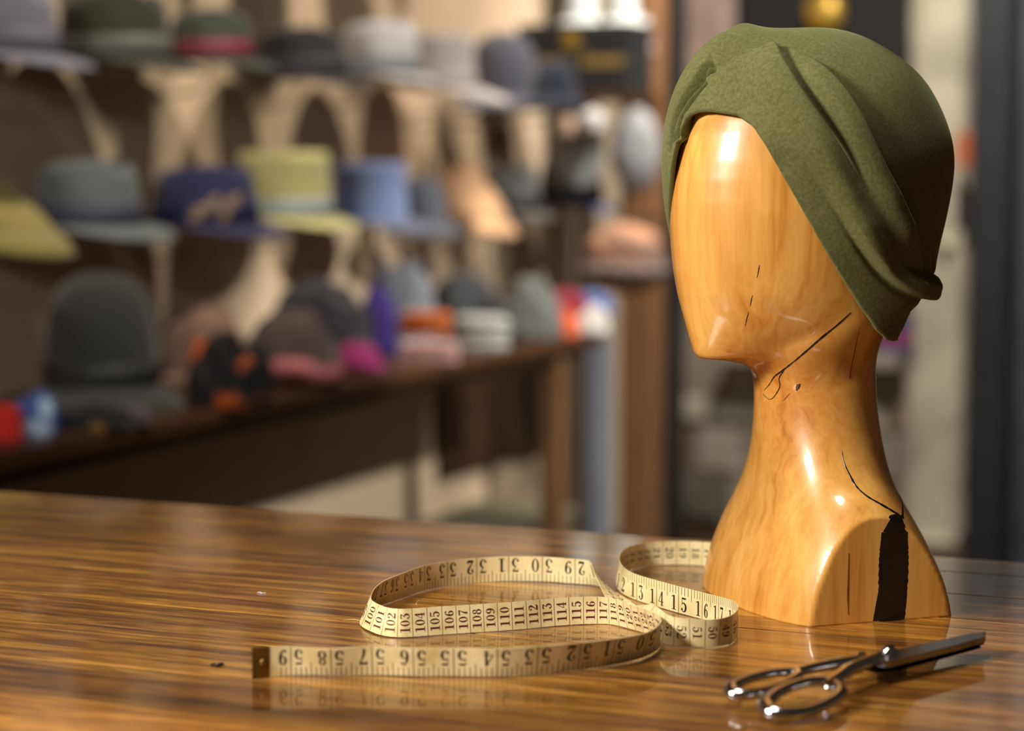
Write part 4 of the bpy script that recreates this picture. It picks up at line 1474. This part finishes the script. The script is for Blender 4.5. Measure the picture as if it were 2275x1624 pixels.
# ------------------------------------------------------------------ soft goods on the bench
def two_tone(name, c1, c2, scale, thr=0.5, rough=0.9, soft=0.04):
    m = NT(name)
    mp = m.coords()
    nz = m.n('TexNoise', Scale=scale, Detail=2.0)
    m.l(mp, 'Vector', nz, 'Vector')
    r = m.ramp([(thr - soft, c1), (thr + soft, c2)])
    m.l(nz, 'Fac', r, 'Fac'); m.l(r, 'Color', m.b, 'Base Color')
    m.set(Roughness=rough)
    return m.m


def lump_vf(P, a, b, h, seed, fold=0.16, e=0.75, yaw=0.0, nseg=56, nr=22, flat=0.0, kf=3):
    V = []
    so = Vector((seed * 3.1, seed * 1.7, seed * 0.9))
    for i in range(nr):
        th = math.pi / 2 * i / (nr - 1)
        for k in range(nseg):
            ph = 2 * math.pi * k / nseg
            x = math.cos(ph) * math.sin(th) ** e; y = math.sin(ph) * math.sin(th) ** e; z = math.cos(th) ** (0.75 - 0.4 * flat)
            nz = noise.noise(Vector((x, y, z)) * 1.9 + so)
            n2 = noise.noise(Vector((x, y, z)) * 4.6 + so)
            rid = 1 - abs(noise.noise(Vector((x * kf, y * kf * 0.5, z * 2)) + so)) * 2
            q = 1 + fold * (1.1 * nz + 0.5 * n2 + 0.5 * rid)
            zz_ = max(0.0, z * (1 + fold * (1.3 * nz + 0.9 * n2 + 0.7 * rid)))
            X, Y = a * x * q, b * y * q
            V.append((P[0] + X * math.cos(yaw) - Y * math.sin(yaw), P[1] + X * math.sin(yaw) + Y * math.cos(yaw), P[2] + 0.001 + h * zz_))
    F = grid_faces(nr, nseg, False, True)
    F.append(tuple(range((nr - 1) * nseg, nr * nseg))[::-1])
    F.append(tuple(range(nseg)))
    return V, F


def goods(name, label, cat, px, py, wpx, hpx, mat, kind='cloth', seed=1, dep=0.75, group='soft goods on the bench', extra=None, fold=0.16, lift=0.0, yaw=0.0):
    """px, py: middle of the front foot of the pile on the bench; wpx, hpx: its width and height in the photo"""
    P0 = on_z(px, py, BZ)
    s = depth(P0) / FPX
    a = wpx * s / 2
    room = (P0[0] - WALL_X - 0.012 - a * math.cos(YAW)) / math.sin(YAW)      # depth left before the wall
    b = max(0.02, min(a * dep, room / 1.75))
    h = max(0.012, hpx * s * 0.95 - 0.12 * b)
    P = P0 + FH * b * 0.9
    P = np.array([P[0], P[1], BZ + lift])
    yaw = YAW + yaw
    if kind == 'cloth':
        V, F = lump_vf(P, a, b, h, seed, fold, yaw=yaw)
        r = empty(name, P, label, cat, group)
        mesh('draped_cloth', V, F, mat, r)
        # an end of the cloth lying out in front
        V, F = lump_vf(P - FH * b * 0.6 + RT * a * 0.25 * (1 if seed % 2 else -1), a * 0.5, b * 0.4, h * 0.35, seed + 9, fold, flat=0.5, nseg=36, nr=12, yaw=yaw)
        mesh('loose_end', V, F, extra or mat, r)
        return r
    if kind == 'folded':
        r = empty(name, P, label, cat, group)
        nl = 3
        for k in range(nl):
            V, F = lump_vf(P + np.array([0.004 * k, -0.003 * k, h * k / nl]), a * (1 - 0.03 * k), b * (1 - 0.04 * k), h / nl * 1.05, seed + k, 0.05, e=0.35, flat=0.9, nr=16, yaw=yaw)
            mesh('fold_layer', V, F, (extra if extra and k == nl - 1 else mat), r)
        return r
    if kind == 'beanie':
        r = empty(name, P, label, cat, group)
        V, F = lump_vf(P + np.array([0, 0, h * 0.15]), a * 0.95, b * 0.95, h * 0.85, seed, fold * 0.6, yaw=yaw)
        mesh('knit_crown', V, F, mat, r)
        pth = [tuple(P + RT * a * 0.95 * math.cos(t) + FH * b * 0.95 * math.sin(t) + EZ * (h * 0.17 + 0.008 + 0.006 * math.sin(3 * t))) for t in np.linspace(0, 2 * math.pi, 40, endpoint=False)]
        V, F = tube_vf(pth, min(h * 0.16, 0.022), 10, True, 1.0)
        mesh('cuff', V, F, extra or mat, r)
        return r
    if kind == 'cap':
        r = empty(name, P, label, cat, group)
        V, F = lump_vf(P, a, b, h, seed, fold * 0.5, yaw=yaw)
        mesh('cap_crown', V, F, mat, r)
        V = []
        for i in range(21):
            t = math.radians(-140 + 120 * i / 20)
            for (q, dz) in ((0.85, 0.022), (1.15, 0.016), (1.34, 0.004), (1.33, 0.0015), (1.1, 0.006), (0.85, 0.012)):
                V.append(tuple(P + RT * a * q * math.cos(t) + FH * b * q * math.sin(t) + EZ * dz))
        mesh('visor', V, grid_faces(21, 6, False, True) + [tuple(range(6)), tuple(20 * 6 + k for k in range(6))[::-1]], extra or mat, r)
        return r


# the black cloche standing on the bench, front left
P = on_z(200, 868, BZ + 0.040); s = depth(P) / FPX
P = P + FH * 0.11; P[2] = BZ + 0.043
make_hat('cloche_hat', 'tall black bucket hat standing on the bench front left', P, 0.215, 0.196, (50, 51, 48), (44, 45, 43), kind='cloche', brim=0.046, peg=False)
goods('red_scarf', 'bright red scarf at the left end of the bench', 'scarf', 5, 985, 80, 85, felt((196, 30, 22)), seed=3)
goods('printed_scarf', 'blue and white printed scarf beside the red one', 'scarf', 70, 972, 100, 95, two_tone('blue_white_print', (70, 92, 160), (176, 198, 226), 22), seed=4)
goods('black_shawl', 'black shawl with a mustard stripe below the bucket hat', 'shawl', 195, 958, 190, 62, felt((30, 29, 30)), seed=5, extra=two_tone('mustard_stripe', (40, 34, 30), (140, 104, 42), 12), dep=0.35)
goods('mauve_scarf', 'grey mauve scarf folded near the bench edge', 'scarf', 285, 946, 100, 40, felt((92, 82, 86)), seed=6, dep=0.3)
goods('spotted_scarf', 'black scarf with orange flowers', 'scarf', 500, 907, 172, 150, two_tone('orange_flowers', (26, 24, 26), (206, 96, 40), 15, 0.585), seed=8, dep=0.45, fold=0.2)
goods('taupe_cap', 'soft taupe cap behind the orange-flowered scarf', 'hat', 448, 852, 200, 178, felt((150, 116, 98)), 'cap', seed=9, dep=0.7)
goods('brown_knit_hat', 'large brown knitted hat with a pink stripe', 'hat', 640, 862, 205, 175, felt((88, 70, 68)), 'beanie', seed=10, dep=0.6, extra=two_tone('pink_stripe', (92, 72, 70), (190, 110, 112), 9, 0.52))
goods('black_beret', 'wide black beret in the middle of the bench', 'hat', 705, 822, 235, 205, felt((42, 42, 48)), seed=11, dep=0.5, fold=0.1)
goods('grey_scarf', 'pale grey scarf end beside the magenta beanie', 'scarf', 724, 852, 50, 88, felt((142, 142, 138)), seed=12, dep=0.3)
goods('magenta_beanie', 'small magenta beanie at the bench edge', 'hat', 795, 834, 102, 74, felt((170, 50, 118)), 'beanie', seed=13, dep=0.4)
goods('purple_scarf', 'deep purple scarf with a lavender lining', 'scarf', 842, 796, 84, 155, felt((58, 38, 120)), seed=14, dep=0.4, extra=felt((150, 150, 170)))
goods('tweed_cap', 'speckled blue-grey tweed cap on top of the pile', 'hat', 885, 772, 160, 198, two_tone('tweed', (90, 96, 108), (150, 154, 164), 220), 'cap', seed=15, dep=0.6)
goods('orange_gloves', 'orange knit folded beside the purple scarf', 'gloves', 942, 796, 118, 55, felt((214, 112, 44)), 'folded', seed=16, dep=0.4, lift=0.052)
goods('pink_scarf', 'pale pink folded scarf at the bench edge', 'scarf', 948, 808, 138, 52, felt((226, 178, 168)), 'folded', seed=17, dep=0.28)
goods('dark_cap', 'dark grey cap lying behind the white folded scarf', 'hat', 1032, 752, 165, 150, felt((66, 68, 72)), 'cap', seed=18, dep=0.6)
goods('white_scarf', 'white folded scarf near the middle of the bench', 'scarf', 1066, 778, 130, 82, felt((204, 206, 202)), 'folded', seed=19, dep=0.45)
goods('grey_cardigan', 'crumpled grey knit right of the white folded scarf', 'knitwear', 1180, 758, 125, 136, felt((112, 114, 112)), seed=20, dep=0.6)
goods('maroon_scarf', 'maroon scarf towards the far end of the bench', 'scarf', 1238, 744, 140, 52, felt((140, 28, 50)), seed=21, dep=0.4, lift=0.052)
goods('blue_beanie', 'blue knitted beanie at the far end of the bench', 'hat', 1318, 738, 88, 58, felt((86, 110, 168)), 'beanie', seed=22, dep=0.5, lift=0.040)
goods('orange_mitten', 'bright orange mitten at the far bench corner', 'mitten', 1252, 752, 66, 62, felt((226, 98, 46)), seed=23, dep=0.5)
goods('white_mitten', 'white mitten on the far bench corner', 'mitten', 1312, 744, 84, 62, felt((222, 216, 208)), seed=24, dep=0.5)

# ------------------------------------------------------------------ end shelf with the black printed box
SHY = 5.55
sx1 = on_y(1402, 205, SHY)[0]
shz = on_y(1300, 207, SHY)[2]
shelf = empty('wall_shelf', ((WALL_X + sx1) / 2, SHY + 0.1, shz), 'dark shelf beyond the end of the bench carrying a black box', 'shelf')
box('shelf_board', WALL_X + 0.002, sx1, SHY, SHY + 0.22, shz - 0.02, shz, M_DARKWOOD, shelf, 0.003)
box('bracket', WALL_X + 0.002, WALL_X + 0.022, SHY + 0.05, SHY + 0.2, shz - 0.16, shz - 0.02, M_DARKWOOD, shelf, 0.002)
box('bracket', sx1 - 0.03, sx1 - 0.01, SHY + 0.19, SHY + 0.215, shz - 0.16, shz - 0.02, M_DARKWOOD, shelf, 0.002)
ba, bb = on_y(1152, 200, SHY + 0.01), on_y(1398, 48, SHY + 0.01)
M_BOX = plain('black_card', (34, 35, 38), 0.55, var=0.1, scale=30)
M_GOLD = plain('gold_print', (176, 140, 52), 0.4, 0.5, var=0.15, scale=80)
hbx = empty('hat_box', ((ba[0] + bb[0]) / 2, SHY + 0.1, shz), 'black box with a gold emblem and gold script lettering', 'box')
box('box_body', ba[0], bb[0], SHY + 0.012, SHY + 0.20, shz + 0.0005, bb[2] - 0.05, M_BOX, hbx, 0.004)
box('box_lid', ba[0] - 0.003, bb[0] + 0.003, SHY + 0.008, SHY + 0.204, bb[2] - 0.05, bb[2], M_BOX, hbx, 0.004)
# gold crest
ec = on_y(1268, 88, SHY + 0.007)
V, F = [], []
K = 24
V.append(tuple(ec + np.array([0, -0.004, 0])))
for k in range(K):
    t = 2 * math.pi * k / K
    rr_ = 0.026 * (1 + 0.18 * math.cos(6 * t))
    V.append((ec[0] + rr_ * math.cos(t), ec[1], ec[2] + rr_ * math.sin(t)))
F = [(0, 1 + (k + 1) % K, 1 + k) for k in range(K)]
mesh('gold_emblem', V, F, M_GOLD, hbx)
# looping gold script (too soft in the photo to read), one stroke per word
for (x0, x1, y0) in ((1180, 1262, 138), (1292, 1385, 136)):
    pts = []
    nn = 34
    for k in range(nn):
        u = k / (nn - 1)
        pts.append(on_y(x0 + (x1 - x0) * u + 5 * math.sin(k * 1.25), y0 + 9 * math.cos(k * 1.25) - (14 if k in (1, 2) else 0), SHY + 0.010))
    tube('gold_lettering', catmull(np.array(pts), 3), 0.0028, M_GOLD, hbx, 6)
# two pale hats on top of the box
for (px, w, lab) in ((1290, 92, 'pale grey-white hat on the black box, left one'), (1385, 80, 'pale grey-white hat on the black box, right one')):
    q = on_y(px, 47, SHY + 0.1)
    s = depth(q) / FPX
    make_hat('felt_hat', lab, np.array([q[0], q[1], bb[2] + 0.0195]), w * s * 0.8, 0.11, (196, 202, 200), None, kind='cloche', brim=0.022, peg=False, group='pale hats on the black box')

# ------------------------------------------------------------------ things hung on the tan post and shelf
def hang_drape(name, label, cat, px0, px1, py0, py1, Y, mat, group=None, seed=1):
    """cloth hung from a hook: gathered at the top, folds running down"""
    a, b = on_y(px0, py0, Y), on_y(px1, py1, Y)
    cx, w, z1_, z0_ = (a[0] + b[0]) / 2, abs(b[0] - a[0]) / 2, a[2], b[2]
    r = empty(name, (cx, Y, z0_), label, cat, group)
    V = []
    nz_, nk = 26, 40
    for i in range(nz_):
        u = i / (nz_ - 1)
        z = z1_ + (z0_ - z1_) * u
        rad = w * (0.35 + 0.65 * min(1, u * 3) ** 0.7) * (1 - 0.12 * u)
        for k in range(nk):
            t = 2 * math.pi * k / nk
            q = 1 + 0.14 * math.sin(5 * t + seed + u * 1.5) * min(1, u * 2)
            V.append((cx + rad * q * math.cos(t), Y + rad * 0.45 * q * math.sin(t), z + 0.012 * math.sin(3 * t + seed) * (u > 0.9)))
    F = grid_faces(nz_, nk, False, True) + [tuple(range(nk)), tuple((nz_ - 1) * nk + k for k in range(nk))[::-1]]
    mesh('hanging_cloth', V, F, mat, r)
    return r, (cx, Y, z1_)


r, top = hang_drape('grey_scarf', 'long grey scarf hanging under the end shelf', 'scarf', 1238, 1340, 232, 410, SHY + 0.07, felt((128, 130, 128)), seed=2)
tube('hook', [(top[0], top[1], top[2] - 0.01), (top[0], top[1], shz - 0.018)], 0.004, M_BLACKSTEEL, r, 8)
pm = on_y(1318, 246, SHY + 0.015)
V, F = lump_vf((pm[0], pm[1], pm[2] - 0.03), 0.034, 0.034, 0.034, 31, 0.12)
V2 = [(x, y, 2 * (pm[2] - 0.028) - z) for x, y, z in V]
mesh('pompom', list(V) + V2, F + [tuple(i + len(V) for i in f[::-1]) for f in F], felt((214, 210, 204)), r)
V, F = lump_vf(on_y(1264, 300, SHY + 0.02), 0.026, 0.02, 0.05, 33, 0.1)
mesh('peach_tassel', V, F, felt((206, 172, 146)), r)


def hung_round(name, label, cat, px, py, wpx, hpx, Y, mat, seed, fur=False, tone2=None):
    c = on_y(px, py, Y); s = depth(c) / FPX
    a, h = wpx * s / 2, hpx * s / 2
    r = empty(name, (c[0], Y, c[2] - h), label, cat)
    V = []
    nu, nv = 40, 64
    for i in range(nu):
        th = math.pi * i / (nu - 1)
        for k in range(nv):
            ph = 2 * math.pi * k / nv
            d = Vector((math.cos(ph) * math.sin(th), math.sin(ph) * math.sin(th), math.cos(th)))
            q = 1 + 0.10 * noise.noise(d * 2 + Vector((seed, 0, 0))) + 0.05 * noise.noise(d * 6 + Vector((seed, 5, 0)))
            if fur:
                q += 0.07 * noise.noise(d * 26) + 0.02 * ((i * 7 + k * 13) % 5 - 2)
            V.append((c[0] + a * d.x * q, Y + a * 0.62 * d.y * q, c[2] + h * d.z * q))
    F = [f[::-1] for f in grid_faces(nu, nv, False, True)]
    mesh('fur_body' if fur else 'knit_body', V, F, mat, r)
    if tone2:
        pth = [(c[0] + a * 0.97 * math.cos(t), Y + a * 0.62 * math.sin(t), c[2] - h * 0.35) for t in np.linspace(0, 2 * math.pi, 40, endpoint=False)]
        V, F = tube_vf(pth, h * 0.24, 10, True)
        V = np.array(V); V += np.random.RandomState(seed).normal(0, h * 0.02, V.shape)
        mesh('cuff', V, F, tone2, r)
    tube('hook', [(c[0], Y, c[2] + h * 0.9), (c[0], Y + 0.06, c[2] + h * 1.15), (c[0], 5.822, c[2] + h * 1.15)], 0.004, M_BLACKSTEEL, r, 8)
    return r


hung_round('grey_beanie', 'slouchy grey knitted beanie hung on the tan post', 'hat', 1410, 335, 112, 185, 5.62, felt((140, 142, 144)), 3)
hung_round('fur_hat', 'round brown and grey fur hat hung on the tan post', 'hat', 1385, 574, 186, 150, 5.53, two_tone('two_tone_fur', (128, 104, 96), (202, 148, 112), 14, 0.47, soft=0.15), 6, True, two_tone('fur_cuff', (98, 84, 84), (150, 128, 118), 40, 0.5, soft=0.2))
V, F = lump_vf(on_y(1425, 120, 5.765), 0.035, 0.024, 0.09, 41, 0.12)
wt = empty('white_tag_bundle', on_y(1425, 120, 5.785), 'small white cloth bundle tied high on the tan post', 'cloth')
mesh('bundle', V, F, felt((190, 186, 186)), wt)
tube('tie', [on_y(1425, 100, 5.785) , on_y(1425, 100, 5.822)], 0.004, M_BLACKSTEEL, wt, 6)

# ------------------------------------------------------------------ things by the back wall
q = on_y(1832, 30, BACK_Y - 0.10)
gl = empty('gold_lantern', (q[0], q[1], q[2] - 0.06), 'blurred gold lantern hanging in the dark niche', 'lantern')
rings = []
for (rr_, z) in ((0.006, 0.075), (0.03, 0.07), (0.058, 0.045), (0.066, 0.0), (0.055, -0.04), (0.03, -0.058), (0.006, -0.06)):
    rings.append([(q[0] + x, q[1] + y * 0.55, q[2] + z) for x, y in ov(24, rr_, rr_)])
V, F = shell(rings); mesh('lantern_body', V, F, M_GOLD, gl)
tube('chain', [(q[0], q[1], q[2] + 0.07), (q[0], q[1], 2.78), (q[0], BACK_Y - 0.013, 2.79)], 0.003, M_GOLD, gl, 6)
pa, pb2 = on_y(1935, 770, BACK_Y - 0.09), on_y(2028, 690, BACK_Y - 0.09)
pk = empty('gift_box', ((pa[0] + pb2[0]) / 2, BACK_Y - 0.08, zo0), 'purple box with a pink stripe on the stone sill', 'box')
box('box_body', pa[0], pb2[0], BACK_Y - 0.13, BACK_Y - 0.03, zo0 + 0.0005, zo0 + 0.125, plain('purple_card', (58, 50, 98), 0.5), pk, 0.004)
box('pink_stripe', pa[0] - 0.001, pb2[0] + 0.001, BACK_Y - 0.131, BACK_Y - 0.029, zo0 + 0.035, zo0 + 0.065, plain('pink_card', (150, 50, 92), 0.5), pk, 0.001)
# red-orange timber blocks behind the steel column
M_REDW = plain('red_orange_timber', (168, 84, 38), 0.5, var=0.3, scale=30)
for (p0, p1, y0, y1, lab) in ((2122, 2196, 292, 372, 'small red-orange timber block left of the dark column'), (2256, 2330, 245, 412, 'orange timber block cut by the right edge')):
    a, b = on_y(p0, y1, 6.72), on_y(p1, y0, 6.72)
    tk = empty('timber_bracket', ((a[0] + b[0]) / 2, 6.8, a[2]), lab, 'bracket')
    box('block', a[0], b[0], 6.72, 6.80, a[2], b[2], M_REDW, tk, 0.006)
    box('arm', (a[0] + b[0]) / 2 - 0.02, (a[0] + b[0]) / 2 + 0.02, 6.80, BACK_Y, a[2] + 0.02, b[2] - 0.02, M_REDW, tk, 0.004)
# glass knob catching the light on the right pier
q = on_y(2100, 541, BACK_Y - 0.105)
kb = empty('door_knob', (q[0], q[1], q[2]), 'small shiny pale green glass knob on the plaster pier', 'knob')
rings = []
for (rr_, dy) in ((0.002, -0.024), (0.014, -0.020), (0.022, -0.004), (0.02, 0.012), (0.01, 0.022), (0.01, 0.05)):
    rings.append([(q[0] + x, q[1] + dy, q[2] + z) for x, z in ov(20, rr_, rr_)])
V, F = shell(rings)
mesh('knob_body', V, F, plain('glazed_green', (206, 206, 164), 0.08, 0.0, coat=1.0), kb)
rings = [[(q[0] + x, q[1] + dy, q[2] + z) for x, z in ov(20, rr_, rr_)] for (rr_, dy) in ((0.024, 0.045), (0.026, 0.05), (0.026, 0.06))]
V, F = shell(rings); mesh('rose_plate', V, F, M_BRASS, kb)
